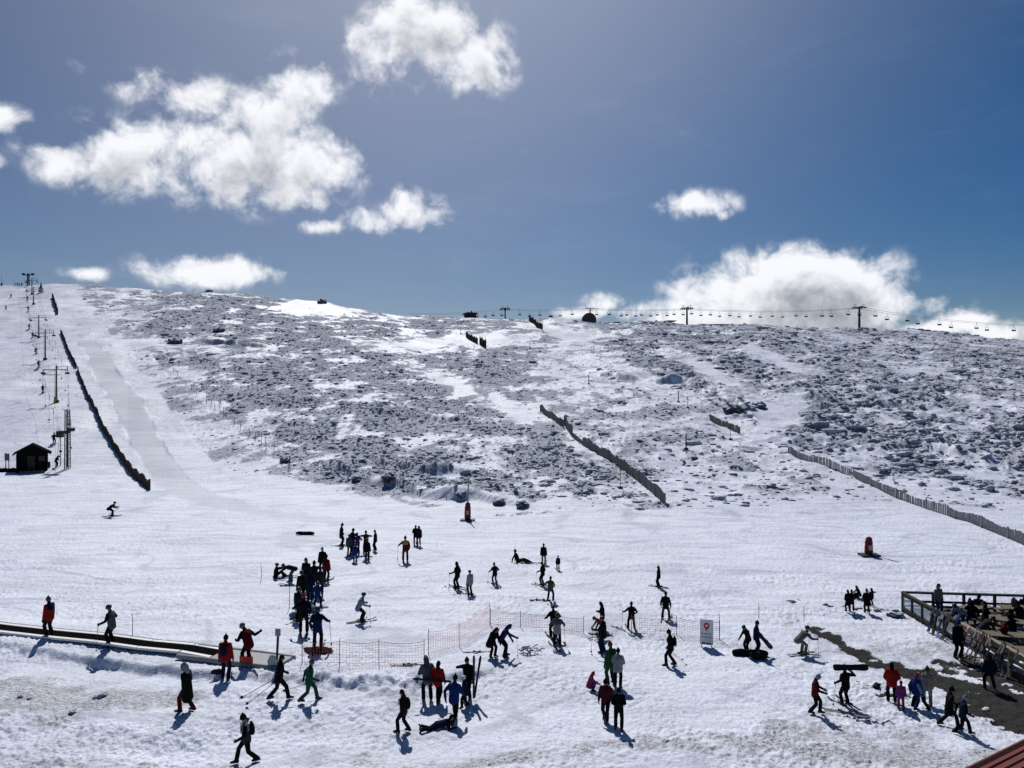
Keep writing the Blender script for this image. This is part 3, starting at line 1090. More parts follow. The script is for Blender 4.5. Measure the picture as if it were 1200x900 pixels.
def person(px, yf, size, face, pose, who, jacket='black', pants='black', head='hat:black', coat=0, pack=None, skis=None, poles=0, board=None,
           puff=1.0, group=None, near=None, loc=None, gloves='black', pose_fix=None, zoff=0.0, plant=True, short=None, yoke=None, sleeve=None):
    g = Vector(loc) if loc is not None else ground(px, yf)
    Y = g.y
    if size > 3:                     # given as the top pixel row
        h = (yf - size) * Y / F
        h = min(max(h, .95), 1.95)
    else:
        h = size
    k = h / 1.75
    if near is None:
        near = Y < 47
    pel, lean, fl, fr, hl, hr, hp = POSES[pose]
    if pose_fix:
        d = dict(pel=pel, lean=lean, fl=fl, fr=fr, hl=hl, hr=hr, hp=hp)
        d.update(pose_fix)
        pel, lean, fl, fr, hl, hr, hp = (d[q] for q in ('pel', 'lean', 'fl', 'fr', 'hl', 'hr', 'hp'))
    root = thing('person', who, 'person', (g.x, g.y, g.z + zoff), R(-face), group)
    root.scale = (k, k, k)
    P = Vector(pel)
    t = Vector((0, math.sin(R(lean)), math.cos(R(lean))))
    nrm = Vector((0, math.cos(R(lean)), -math.sin(R(lean))))           # chest side
    X = Vector((1, 0, 0))
    chest, sho, neck = P + t * .30, P + t * .475, P + t * .53
    ha = R(lean * .75 + hp)
    ht = Vector((0, math.sin(ha), math.cos(ha)))
    hn = Vector((0, math.cos(ha), -math.sin(ha)))
    hc = neck + ht * .175 + hn * .025
    hrot = Matrix((X, hn, ht)).transposed()
    legs, arms = [], []
    for s, ft in ((-1, fl), (1, fr)):
        hip = P + X * (.095 * s) - t * .02
        ft = Vector(ft)
        ank = ft + Vector((0, 0, .09))
        kn, ank = ik(hip, ank, .425, .415, (s * .12, 1, .25) if pose not in ('prone',) else (0, 0, -1))
        legs.append((hip, kn, ank, ft))
    for s, hd in ((-1, hl), (1, hr)):
        sh = sho + X * (.185 * s) - t * .03
        el_, wr = ik(sh, Vector(hd), .285, .265, (s * .75, -.8, -.45))
        arms.append((sh, el_, wr))
    rot_foot = Matrix.Identity(3)
    # ---- body: one surface from feet to crown
    b = MB()
    segs = []

    def limb(pts, rad, region, right=None):
        b.loft(pts, rad, 10, right)
        for p, q, ra, rb in zip(pts[:-1], pts[1:], rad[:-1], rad[1:]):
            r = ra if not isinstance(ra, tuple) else min(ra)
            segs.append((tuple(p), tuple(q), r, region))
    limb([P - t * .03, P + t * .12, chest, sho + t * .0], [(.165, .115), (.145, .10), (.17, .11), (.15, .085)], 1, X)
    for s, (hip, kn, ank, ft) in zip((-1, 1), legs):
        limb([hip, hip.lerp(kn, .5), kn, kn.lerp(ank, .5), ank + (kn - ank).normalized() * .02], [.105, .096, .079, .082, .078], 1)
        fd = Vector((s * .12, 1, 0)).normalized() if pose != 'prone' else Vector((0, -.3, -1)).normalized()
        heel = ank - Vector((0, 0, .035)) - fd * .05
        limb([ank + (kn - ank).normalized() * .16, ank], [.078, .076], 2)
        limb([heel, heel + fd * .13, heel + fd * .23 - Vector((0, 0, .012))], [.056, .054, .045], 2)
    for sh, el_, wr in arms:
        limb([sh, el_, wr], [.05, .042, .034], 3)
        hd = (wr - el_).normalized()
        if not near:
            limb([wr + hd * .02, wr + hd * .085], [.045, .038], 3)
    limb([sho, neck + t * .06], [.062, .056], 0)
    b.ell(hc, (.077, .096, .118), hrot, 14, 10)
    segs.append((tuple(hc - ht * .02), tuple(hc + ht * .02), .09, 0))
    b.ell(hc + hn * .098 - ht * .012, (.016, .022, .028), hrot, 6, 5)            # nose
    for s in (-1, 1):
        b.ell(hc + X * (.078 * s) - ht * .01, (.013, .024, .034), hrot, 6, 5)    # ears
    skin_over('body', b, root, [SKIN, cloth(pants), gear('charcoal') if skis or board else gear('black'), cloth(gloves)], segs, .024 if near else .034)
    # ---- jacket
    j = MB()
    f = puff
    low = P - t * (.10 + coat)
    hemw = 1.0 + coat * .35
    rings = [low, P + t * .02, P + t * .18, chest + t * .04, sho - t * .03, sho + t * .045]
    rr = [(.205 * f * hemw, .150 * f * hemw), (.200 * f, .150 * f), (.192 * f, .148 * f), (.212 * f, .158 * f), (.200 * f, .128 * f), (.110, .088)]
    if coat and pose in ('walk', 'walk2'):
        rings[0] = P - Vector((0, 0, .10 + coat))
    j.loft(rings, rr, 14, X)
    j.loft([sho + t * .03, neck + t * .075], [.082, .074], 10)
    for sh, el_, wr in arms:
        j.loft([sh - (el_ - sh) * .12, sh.lerp(el_, .5), el_, el_.lerp(wr, .55), wr], [.080 * f, .074 * f, .064 * f, .058 * f, .050], 9)
    jseg = [(tuple(low), tuple(P + t * .22), .17, 0), (tuple(chest + t * .02), tuple(sho + t * .06), .17, 1)]
    for sh, el_, wr in arms:
        jseg += [(tuple(sh.lerp(el_, .25)), tuple(el_), .075, 2), (tuple(el_), tuple(wr), .06, 2)]
    skin_over('jacket', j, root, [cloth(jacket), cloth(yoke or jacket), cloth(sleeve or yoke or jacket)], jseg if (yoke or sleeve) else None, .026 if near else .036)
    # ---- gloves with fingers
    if near:
        for s, (sh, el_, wr) in zip((-1, 1), arms):
            gl = MB()
            d = (wr - el_).normalized()
            pn = Vector((-s, .0, 0))
            pn = (pn - d * pn.dot(d)).normalized()
            sd = d.cross(pn).normalized()
            if sd.y < 0:
                sd = -sd
            gl.loft([wr - d * .02, wr + d * .02, wr + d * .085], [(.034, .034), (.046, .028), (.044, .022)], 8, sd)
            for i, L in enumerate((.066, .078, .074, .056)):
                a = wr + d * .085 + sd * (.033 - .022 * i)
                m1 = a + d * L * .5 + pn * .008
                gl.loft([a, m1, m1 + (d * .45 + pn * .75).normalized() * L * .55], [.0125, .012, .010], 6)
            a = wr + d * .03 + sd * .042
            m1 = a + (sd * .75 + d * .7).normalized() * .04
            gl.loft([a, m1, m1 + (d + pn * .5).normalized() * .035], [.015, .0135, .011], 6)
            gl.build('glove', cloth(gloves), root, True)
    # ---- head wear
    typ, hcol = head.split(':')
    if typ == 'hat':
        m = MB()
        m.loft([hc + ht * .015 - hn * .01, hc + ht * .06 - hn * .008, hc + ht * .115 - hn * .01, hc + ht * .145 - hn * .012], [(.091, .108), (.089, .105), (.066, .078), (.028, .032)], 12, X)
        m.loft([hc + ht * .005 - hn * .008, hc + ht * .045 - hn * .008], [(.096, .113), (.096, .113)], 12, X)
        m.ell(hc + ht * .165 - hn * .012, (.030, .030, .030), None, 8, 6)
        m.build('hat', cloth(hcol), root, True)
    elif typ == 'helmet':
        m = MB()
        m.ell(hc + ht * .045 - hn * .014, (.112, .130, .108), hrot, 14, 9)
        m.build('helmet', gear(hcol), root, True)
        gm = MB()
        gm.loft([hc + hn * .075 + ht * .012 - X * .06, hc + hn * .098 + ht * .012, hc + hn * .075 + ht * .012 + X * .06], [.034, .038, .034], 8)
        gm.build('goggles', gear('navy'), root, True)
    elif typ in ('hood', 'fur'):
        m = MB()
        m.loft([neck - hn * .03 - t * .01, hc - hn * .035, hc + ht * .07 - hn * .025, hc + ht * .125 - hn * .02], [(.105, .10), (.112, .112), (.098, .10), (.05, .05)], 12, X)
        m.build('hood', cloth(jacket if typ == 'hood' else hcol), root, True)
        if typ == 'fur':
            fm = MB()
            for i in range(26):
                a = -.9 + i / 25 * (math.pi + 1.8)
                c = hc + hn * .055 + X * (math.cos(a) * .115) + ht * (math.sin(a) * .125)
                fm.ell(c, (.030, .030, .030), None, 6, 4)
            fm.build('fur_trim', cloth('lightgrey' if hcol == 'lightgrey' else 'stone'), root, True)
    elif typ == 'hair':
        m = MB()
        m.ell(hc + ht * .028 - hn * .022, (.090, .100, .108), hrot, 12, 8)
        m.loft([hc - hn * .06 + ht * .02, hc - hn * .085 - ht * .10, hc - hn * .08 - ht * .22], [(.085, .05), (.085, .045), (.05, .03)], 8, X)
        m.build('hair', cloth(hcol), root, True)
    elif typ == 'bald':
        m = MB()
        m.ell(hc + ht * .030 - hn * .018, (.083, .098, .103), hrot, 12, 8)
        m.build('hair', cloth(hcol), root, True)
    if near and typ in ('hat', 'hair', 'bald', 'hood', 'fur'):
        em = MB()
        for s in (-1, 1):
            em.ell(hc + hn * .088 + X * (.032 * s) + ht * .012, (.014, .010, .008), hrot, 6, 4)
        em.build('eyes', gear('black'), root, True)
    if pack:
        m = MB()
        c0 = chest - nrm * (.205 * f)
        rot = Matrix((X, nrm, t)).transposed()
        m.loft([c0 - t * .17, c0 - t * .05, c0 + t * .10, c0 + t * .18], [(.14, .085), (.155, .10), (.14, .085), (.09, .05)], 12, X)
        for s in (-1, 1):
            m.bar(sho + X * (.11 * s) - nrm * .13, sho + X * (.11 * s) + nrm * .10 + t * .03, .045, .02)
            m.bar(sho + X * (.11 * s) + nrm * .13 + t * .02, chest + X * (.13 * s) + nrm * (.165 * f) - t * .05, .045, .02)
        m.build('backpack', cloth(pack), root, True)
    # ---- gear on the ground belongs to itself
    mw = Matrix.Translation(root.location) @ Matrix.Rotation(R(-face), 4, 'Z') @ Matrix.Scale(k, 4)
    fwd = Vector((math.sin(R(face)), math.cos(R(face)), 0))
    up = ground_tilt(g.x, g.y)
    nm = short or who
    if skis:
        for s, (hip, kn, ank, ft) in zip((-1, 1), legs):
            w = mw @ Vector((ft.x, ft.y, 0))
            spl = Matrix.Rotation(R(-4 * s), 3, 'Z')
            fw = spl @ fwd
            fw = fw - up * fw.dot(up)
            ski((w.x, w.y, zat(w.x, w.y) + .015), fw, up, f'{skis} ski under the {nm}', skis, max(.62, min(1.05, k)), 'skis worn on the slope')
    if board:
        w = mw @ Vector((0, .02, 0))
        fw = Vector((fwd.y, -fwd.x, 0))
        ski((w.x, w.y, zat(w.x, w.y) + .015), fw, up, f'{board} snowboard under the {nm}', board, k, None, True)
    for i in range(abs(poles)):
        s = (-1, 1)[i] if abs(poles) == 2 else (-1 if poles > 0 else 1)
        sh, el_, wr = arms[0 if s < 0 else 1]
        hw = mw @ (wr + (wr - el_).normalized() * .06)
        if plant:
            tip = mw @ Vector((wr.x * 1.15, wr.y + .10, 0))
        else:
            tip = mw @ Vector((wr.x * 1.25, wr.y - .75, .18))
        tip.z = max(tip.z, zat(tip.x, tip.y)) if not plant else zat(tip.x, tip.y)
        ski_pole(hw, tip, f'thin ski pole in the hand of the {nm}', 'charcoal', 'ski poles in use' if abs(poles) == 2 else None)
    return root, mw, arms


def P_(*a, **k):
    return person(*a, **k)


def build_people():
    # riders and passers-by at the left
    P_(58, 746, 698, 285, 'stand', 'person in red and navy jacket riding the conveyor, leftmost on it', 'red', 'soot', 'hat:grey', pack=None, puff=1.05, yoke='navy', sleeve='red')
    P_(131, 756, 707, 275, 'poles', 'person in light grey vest and dark sleeves riding the conveyor', 'grey', 'black', 'helmet:charcoal', poles=1, short='conveyor rider in grey vest', sleeve='black')
    P_(131, 605, 1.75, 70, 'tuck', 'lone black skier bent forward, skiing across the far left piste', 'black', 'black', 'helmet:black', skis='black', poles=2, plant=False, short='lone skier crossing the far left piste')
    P_(219, 834, 776, 280, 'step', 'walker in long black coat with pale fur hood and dark red trousers', 'black', 'darkred', 'fur:lightgrey', coat=.30, puff=1.08)
    P_(264, 796, 744, 2, 'stand', 'person in red jacket with navy backpack, seen from behind at the conveyor', 'red', 'navy', 'hat:black', pack='navy', puff=1.06)
    P_(290, 780, 726, 300, 'stoop', 'tall person in dark red and black stooping at the conveyor end', 'darkred', 'black', 'helmet:grey', puff=1.05, pose_fix=dict(lean=24, hl=(-.2, .42, .98), hr=(.42, -.22, 1.25), pel=(0, -.06, .88)), sleeve='black')
    P_(327, 820, 766, 60, 'walk2', 'person in black carrying ski poles, walking before the small grey sign', 'black', 'black', 'hair:black', puff=1.0)
    P_(362, 822, 771, 75, 'walk', 'person in a green ski suit with grey hat walking right', 'green', 'green', 'hat:grey', gloves='black')
    P_(289, 894, 834, 250, 'walk2', 'person in black and white jacket striding left, nearest to the viewer', 'charcoal', 'black', 'hat:black', pack='black', pose_fix=dict(hr=(.30, .12, 1.42)), yoke='lightgrey', sleeve='black')
    # the queue
    P_(323, 677, 1.65, 80, 'reach', 'person sitting on the snow reaching out to a helper', 'black', 'black', 'helmet:black', skis='black', short='sitting person beside the queue')
    P_(341, 682, 1.7, 275, 'bend', 'helper in black with slate trousers bending over the sitting person', 'black', 'teal', 'helmet:black', puff=1.0)
    P_(372, 760, 708, 355, 'poleR', 'skier in navy with white back number, last in the queue', 'royal', 'black', 'helmet:black', poles=-1, skis='charcoal', short='skier with back number', yoke='navy')
    P_(378, 672, 641, 190, 'stand', 'person with pale hat at the far end of the queue', 'black', 'black', 'hat:lightgrey')
    P_(382, 681, 650, 15, 'stand', 'person in dark red jacket near the far end of the queue', 'darkred', 'black', 'hat:black', skis='black', short='dark red queuer')
    P_(359, 691, 653, 200, 'stand', 'bareheaded person in black standing left of the queue head', 'black', 'black', 'hair:black')
    P_(368, 694, 656, 160, 'elbows', 'person in black with raised elbows in the middle of the queue', 'black', 'soot', 'hat:black')
    P_(375, 698, 664, 350, 'pocket', 'broad person in charcoal jacket behind the blue jacketed queuer', 'charcoal', 'black', 'hat:charcoal', puff=1.12)
    P_(354, 707, 668, 190, 'stand', 'person in black with shoulder bag at the left of the queue', 'soot', 'black', 'helmet:black', pack='black')
    P_(363, 703, 667, 10, 'stand', 'slim person in navy between others in the queue', 'navy', 'navy', 'hat:navy')
    P_(372, 712, 681, 5, 'wide', 'child in bright blue jacket standing in the queue', 'blue', 'black', 'helmet:navy', board='navy', short='child in bright blue in the queue')
    P_(349, 728, 688, 30, 'stand', 'person in dark navy leaning at the left edge of the queue', 'navy', 'black', 'helmet:charcoal', skis='black', short='navy queuer at the left edge')
    P_(356, 742, 690, 345, 'pole1', 'tall skier in black with orange collar near the queue end', 'black', 'black', 'hat:orange', skis='black', short='skier with orange collar')
    # the far class
    P_(400, 640, 613, 80, 'pocket', 'person in long black jacket, leftmost of the far ski class', 'black', 'black', 'hat:black', coat=.1, skis='black', short='leftmost of the far class')
    P_(413, 648, 619, 40, 'point', 'person in black pointing, at the back of the far ski class', 'black', 'black', 'hat:black')
    P_(409, 651, 626, 10, 'stand', 'child in grey green jacket in the far ski class', 'teal', 'black', 'helmet:black', skis='black', short='child in grey green')
    P_(419, 649, 624, 330, 'poles', 'person in dark purple jacket in the far ski class', 'purple', 'black', 'helmet:black')
    P_(416, 658, 637, 0, 'stand', 'small child in bright blue suit in front of the far ski class', 'blue', 'blue', 'helmet:navy', skis='blue', short='small child in bright blue suit')
    P_(429, 648, 621, 180, 'elbows', 'person in brown jacket with hands at the head, far ski class', 'brown', 'black', 'hat:brown', sleeve='black')
    P_(430, 657, 631, 10, 'stand', 'slim person in black at the front right of the far class', 'black', 'black', 'helmet:black', skis='black', short='slim front right one of the far class')
    P_(440, 645, 621, 280, 'stand', 'slender person in black, rightmost of the far ski class', 'black', 'black', 'hat:black')
    P_(475, 658, 628, 350, 'pole1', 'skier in dark red and ochre jacket beyond the centre', 'darkred', 'black', 'hat:black', skis='black', poles=1, short='dark red and ochre skier', yoke='yellow', sleeve='maroon')
    P_(487, 638, 615, 170, 'hug', 'person in black, left of the far standing couple', 'black', 'black', 'hat:black', skis='black', short='left one of the far couple')
    P_(491, 639, 616, 190, 'stand', 'person in black, right of the far standing couple', 'soot', 'black', 'hood:black')
    # centre
    P_(423, 728, 690, 65, 'ski', 'skier in pale blue jacket gliding right with poles', 'paleblue', 'black', 'helmet:navy', skis='charcoal', poles=2, short='skier in pale blue jacket')
    P_(473, 858, 807, 285, 'step', 'girl with long dark hair and small backpack walking left with a pole', 'charcoal', 'black', 'hair:hair', pack='black', poles=-1, plant=False, short='long haired girl with backpack', sleeve='black')
    P_(501, 821, 768, 340, 'lean', 'person in mauve grey jacket leaning over beside the red jacket', 'grey', 'black', 'hood:grey', puff=1.08)
    P_(513, 823, 774, 20, 'step', 'person in bright red jacket seen from behind carrying a ski', 'red', 'black', 'hair:black', gloves='black')
    P_(532, 846, 790, 20, 'walk', 'person in bright blue jacket walking away beside the fallen one', 'blue', 'black', 'hat:black', puff=1.02)
    P_(548, 819, 769, 200, 'carry', 'person in black holding a pair of skis upright', 'black', 'black', 'hat:charcoal')
    P_(545, 829, 791, 250, 'step', 'child in dark jacket and white helmet beside the upright skis', 'navy', 'black', 'helmet:white')
    P_(514, 853, 1.4, 75, 'prone', 'person in navy and black lying on the snow propped on elbows', 'navy', 'black', 'hair:black')
    P_(536, 690, 658, 300, 'pole1', 'skier all in black with one pole out, left of the grey jacketed child', 'black', 'black', 'hood:black', skis='black', poles=1, short='all black skier with pole out')
    P_(551, 697, 668, 320, 'stand', 'child skier in pale grey jacket and black trousers', 'lightgrey', 'black', 'helmet:charcoal', skis='black', poles=1, short='child in pale grey jacket')
    P_(580, 685, 659, 330, 'poles', 'skier in black jacket and blue trousers with two poles', 'black', 'jeans', 'hat:black', skis='charcoal', poles=2, short='skier in blue trousers')
    P_(607, 659, 1.65, 110, 'recline', 'person in black sprawled on the snow alone in the centre', 'black', 'black', 'hat:black', skis='black', short='sprawled person in the centre')
    P_(637, 661, 637, 10, 'stand', 'person in black jacket and grey trousers, highest in the centre group', 'black', 'grey', 'hat:black', skis='charcoal', short='highest one of the centre group')
    P_(636, 686, 658, 300, 'pole1', 'skier in black with pole, below the one in grey trousers', 'black', 'black', 'helmet:black', skis='black', poles=1, short='skier below the grey trousers')
    P_(654, 668, 651, 350, 'stand', 'small child in black standing alone at the centre right', 'black', 'black', 'hat:black', skis='black', short='small lone child in black')
    P_(645, 704, 675, 20, 'hip', 'person in olive jacket with hand on hip', 'olive', 'black', 'hat:olive')
    P_(649, 748, 709, 345, 'poles', 'skier in black behind the light grey jacket', 'black', 'black', 'helmet:black', skis='black', short='black skier behind the light grey jacket')
    P_(653, 758, 718, 0, 'poles', 'skier in light grey jacket with two long poles, seen from behind', 'lightgrey', 'soot', 'helmet:black', skis='charcoal', poles=2, short='light grey jacketed skier', yoke='grey')
    P_(577, 770, 731, 130, 'stoop', 'bulky person in black padded coat stooping near the net', 'black', 'black', 'fur:black', coat=.18, puff=1.25, pose_fix=dict(lean=26, pel=(0, -.06, .88)))
    P_(591, 769, 727, 95, 'stoop', 'person in navy jacket stooping with a pole beside the bulky coat', 'royal', 'black', 'hood:royal', poles=-1, pose_fix=dict(lean=30, hr=(.20, .62, .98)), short='navy one beside the bulky coat')
    P_(706, 736, 705, 280, 'hug', 'person in black with a bulky hood at the end of the net', 'black', 'black', 'fur:black', puff=1.1)
    P_(704, 748, 716, 260, 'stoop', 'person in rust jacket bending behind the navy clad skier', 'rust', 'black', 'helmet:rust', skis='black', short='bending person in rust')
    P_(707, 765, 722, 300, 'stand', 'person in navy trousers in front of the bulky hood', 'black', 'navy', 'helmet:black', poles=1, pose_fix=dict(hl=(-.35, .35, 1.15)), short='navy trousered one at the net')
    P_(740, 738, 705, 0, 'hip', 'skier in black with hand on hip and pole, right of the net end', 'black', 'black', 'hat:black', skis='black', poles=1, short='skier with hand on hip')
    P_(772, 688, 663, 300, 'stand', 'slim dark figure alone, upper right of centre', 'black', 'black', 'hood:black', skis='black', short='slim dark lone figure')
    P_(780, 726, 693, 20, 'wide', 'skier in black standing wide above and left of the sign', 'black', 'charcoal', 'hat:black', skis='charcoal', short='wide standing skier above the sign')
    P_(786, 780, 737, 285, 'step', 'person in black with backpack and long poles walking left of the sign', 'black', 'black', 'hat:black', pack='black', poles=2, plant=False, short='backpacked walker by the sign')
    P_(716, 802, 752, 330, 'stand', 'person in a bright green suit with rust hat', 'grass', 'grass', 'hat:rust')
    P_(724, 805, 760, 15, 'hug', 'person in pale grey puffer jacket, back to the viewer, beside the green suit', 'lightgrey', 'black', 'hat:black', puff=1.15)
    P_(710, 844, 794, 200, 'step', 'person in maroon black jacket, left of the front pair', 'maroon', 'black', 'hat:black')
    P_(725, 854, 804, 185, 'hug', 'person in black with a white waist strap, right of the front pair', 'black', 'black', 'hat:black')
    P_(692, 809, 1.15, 80, 'crouch', 'small child in pink suit crouching with red mitts', 'pink', 'purple', 'hood:pink', gloves='red')
    P_(876, 765, 730, 250, 'stoop', 'person in dark red and black behind the long black bag', 'maroon', 'black', 'helmet:black', pose_fix=dict(lean=20, pel=(0, -.05, .88)), yoke='black')
    P_(886, 766, 727, 120, 'stand', 'person in navy holding a snowboard behind the long black bag', 'navy', 'black', 'hat:navy')
    P_(941, 767, 1.65, 75, 'tuck', 'skier in beige and grey with dark red helmet bending forward', 'stone', 'stone', 'helmet:darkred', skis='grey', poles=2, short='bending skier in beige', yoke='grey')
    # far right walkers
    P_(994, 717, 691, 350, 'pocket', 'person in long black coat, leftmost of the four by the ditch', 'black', 'soot', 'hair:black', coat=.18, puff=1.08)
    P_(998, 716, 691, 20, 'pocket', 'person in black coat close behind the leftmost by the ditch', 'soot', 'black', 'hat:black', coat=.14)
    P_(1006, 701, 1.1, 270, 'crouch', 'small child crouching between the two dark couples by the ditch', 'black', 'black', 'hood:black')
    P_(1016, 718, 690, 10, 'pocket', 'person in black padded coat right of the ditch gap', 'black', 'charcoal', 'hat:black', coat=.18, puff=1.1)
    P_(1022, 710, 689, 330, 'elbows', 'person with arms up behind the padded coat by the ditch', 'soot', 'black', 'hood:soot')
    # walkers lower right
    P_(955, 836, 788, 110, 'step', 'person in dark red jacket with grey blue hat looking down', 'darkred', 'black', 'hat:paleblue', pose_fix=dict(hl=(-.22, .35, 1.0), hr=(.22, .38, 1.0), hp=22), yoke='maroon')
    P_(991, 827, 780, 340, 'across', 'person in black carrying a board across the shoulders', 'black', 'black', 'hat:black', skis='charcoal', poles=1, short='board carrier')
    P_(1045, 823, 776, 15, 'pocket', 'tall person in red jacket seen from behind at the slush edge', 'red', 'black', 'hair:black', puff=1.1)
    P_(1056, 832, 798, 20, 'stand', 'little girl in purple jacket and pink trousers', 'purple', 'pink', 'hat:purple', yoke='pink', sleeve='purple')
    P_(1073, 831, 789, 60, 'step', 'child in blue with dark pink hat beside the pale blue jacket', 'blue', 'blue', 'hat:pink')
    P_(1079, 832, 787, 330, 'walk', 'person in pale blue jacket and black trousers', 'sky', 'black', 'hair:beige', puff=1.1)
    P_(1087, 827, 781, 20, 'step', 'person in beige overall behind the pale blue jacket', 'beige', 'beige', 'hat:brown')
    P_(1112, 852, 803, 100, 'walk2', 'walker in long black coat left of the striding navy walker', 'black', 'soot', 'hat:black', coat=.15)
    P_(1128, 860, 813, 105, 'walk', 'walker in navy with blue hat striding right', 'navy', 'black', 'hat:sky', sleeve='black')
    P_(1122, 771, 726, 170, 'stand', 'tall person in black with blue cap by the deck railing', 'black', 'black', 'hat:blue')
    P_(1160, 807, 765, 5, 'wide', 'broad person in navy with pale belt, back turned, before the deck', 'navy', 'black', 'hood:navy', puff=1.15)


def build_far_people():
    g = 'riders on the drag lift'
    who = ['lowest drag lift rider, just above the lift tower', 'second drag lift rider from the bottom', 'third drag lift rider from the bottom', 'fourth drag lift rider from the bottom',
           'fifth drag lift rider from the bottom', 'sixth drag lift rider from the bottom', 'seventh drag lift rider, near the top pylons', 'topmost drag lift rider on the upper left slope']
    spots = [(63, 521, 505), (50, 461, 449), (45, 431, 421), (42, 415, 405.5), (38, 396, 388), (34, 386, 378), (33, 365, 358), (32, 352, 346)]
    for w, (x, yf, yt) in zip(who, spots):
        P_(x, yf, yt, 0, 'poles', w, 'soot', 'black', 'helmet:black', near=False, group=g, skis='black', short=w)
    P_(7, 363, 356, 200, 'ski', 'skier coming down the far left edge of the upper piste', 'black', 'black', 'helmet:black', near=False, skis='black', short='skier at the far left edge')
    P_(13, 349, 343, 190, 'ski', 'tiny skier high on the left piste near the ridge', 'soot', 'black', 'helmet:black', near=False)
    for i, x in enumerate((17.5, 20.5, 23, 25.5)):
        P_(x, 333.2, 1.7, (30, 140, 250, 320)[i], 'stand', ('leftmost', 'second', 'third', 'rightmost')[i] + ' of the people gathered on the left skyline', ('black', 'navy', 'soot', 'charcoal')[i], 'black', 'hat:black', near=False, group='people gathered on the left skyline')
    P_(66, 547, 533, 90, 'lean', 'lift attendant in black between hut and tower', 'black', 'black', 'hood:black', near=False, puff=1.2)


# ------------------------------------------------------------------ things: lifts, huts, fences
def tow_pylon(px, yb, yt, label, arm=2.6, lattice=False):
    g = ground(px, yb)
    H = (yb - yt) * g.y / F
    t = thing('tow_pylon', label, 'lift pylon', g, 0, 'drag lift pylons')
    m = MB()
    m.tube((0, 0, -.4), (0, 0, H), .20, .13, 10)
    m.box((0, 0, .25), (.7, .7, .6))
    m.build('mast', DARK_STEEL, t)
    a = MB()
    a.bar((-arm, 0, H - .9), (arm * .85, 0, H - .9), .14, .16)
    a.bar((-arm, 0, H - 1.9), (arm * .3, 0, H - 1.9), .10, .12)
    a.bar((0, 0, H - .2), (arm * .85, 0, H - .25), .07)
    a.bar((-arm, 0, H - 2.1), (-arm, 0, H - .8), .10)
    a.bar((arm * .85, 0, H - 1.5), (arm * .85, 0, H - .2), .10)
    a.bar((-arm, 0, H - 1.9), (-.2, 0, H - .9), .06)
    a.build('crossarm', DARK_STEEL, t)
    for sx in (-arm, arm * .85):
        s = MB()
        for k in range(4):
            s.loft([(sx - .05, -.6 + .4 * k, H - 1.62), (sx + .05, -.6 + .4 * k, H - 1.62)], [.17, .17], 10, cap=False)
        s.bar((sx, -.75, H - 1.45), (sx, .75, H - 1.45), .06, .10)
        s.build('sheave_train', DARK_STEEL, t)
    l = MB()
    for sx in (-.2, .2):
        l.bar((sx, -.28, .3), (sx, -.28, H - .6), .035)
    n = int(H / .38)
    for k in range(n):
        l.bar((-.2, -.28, .5 + k * .36), (.2, -.28, .5 + k * .36), .025)
    l.build('ladder', STEEL, t)
    return g, H, arm


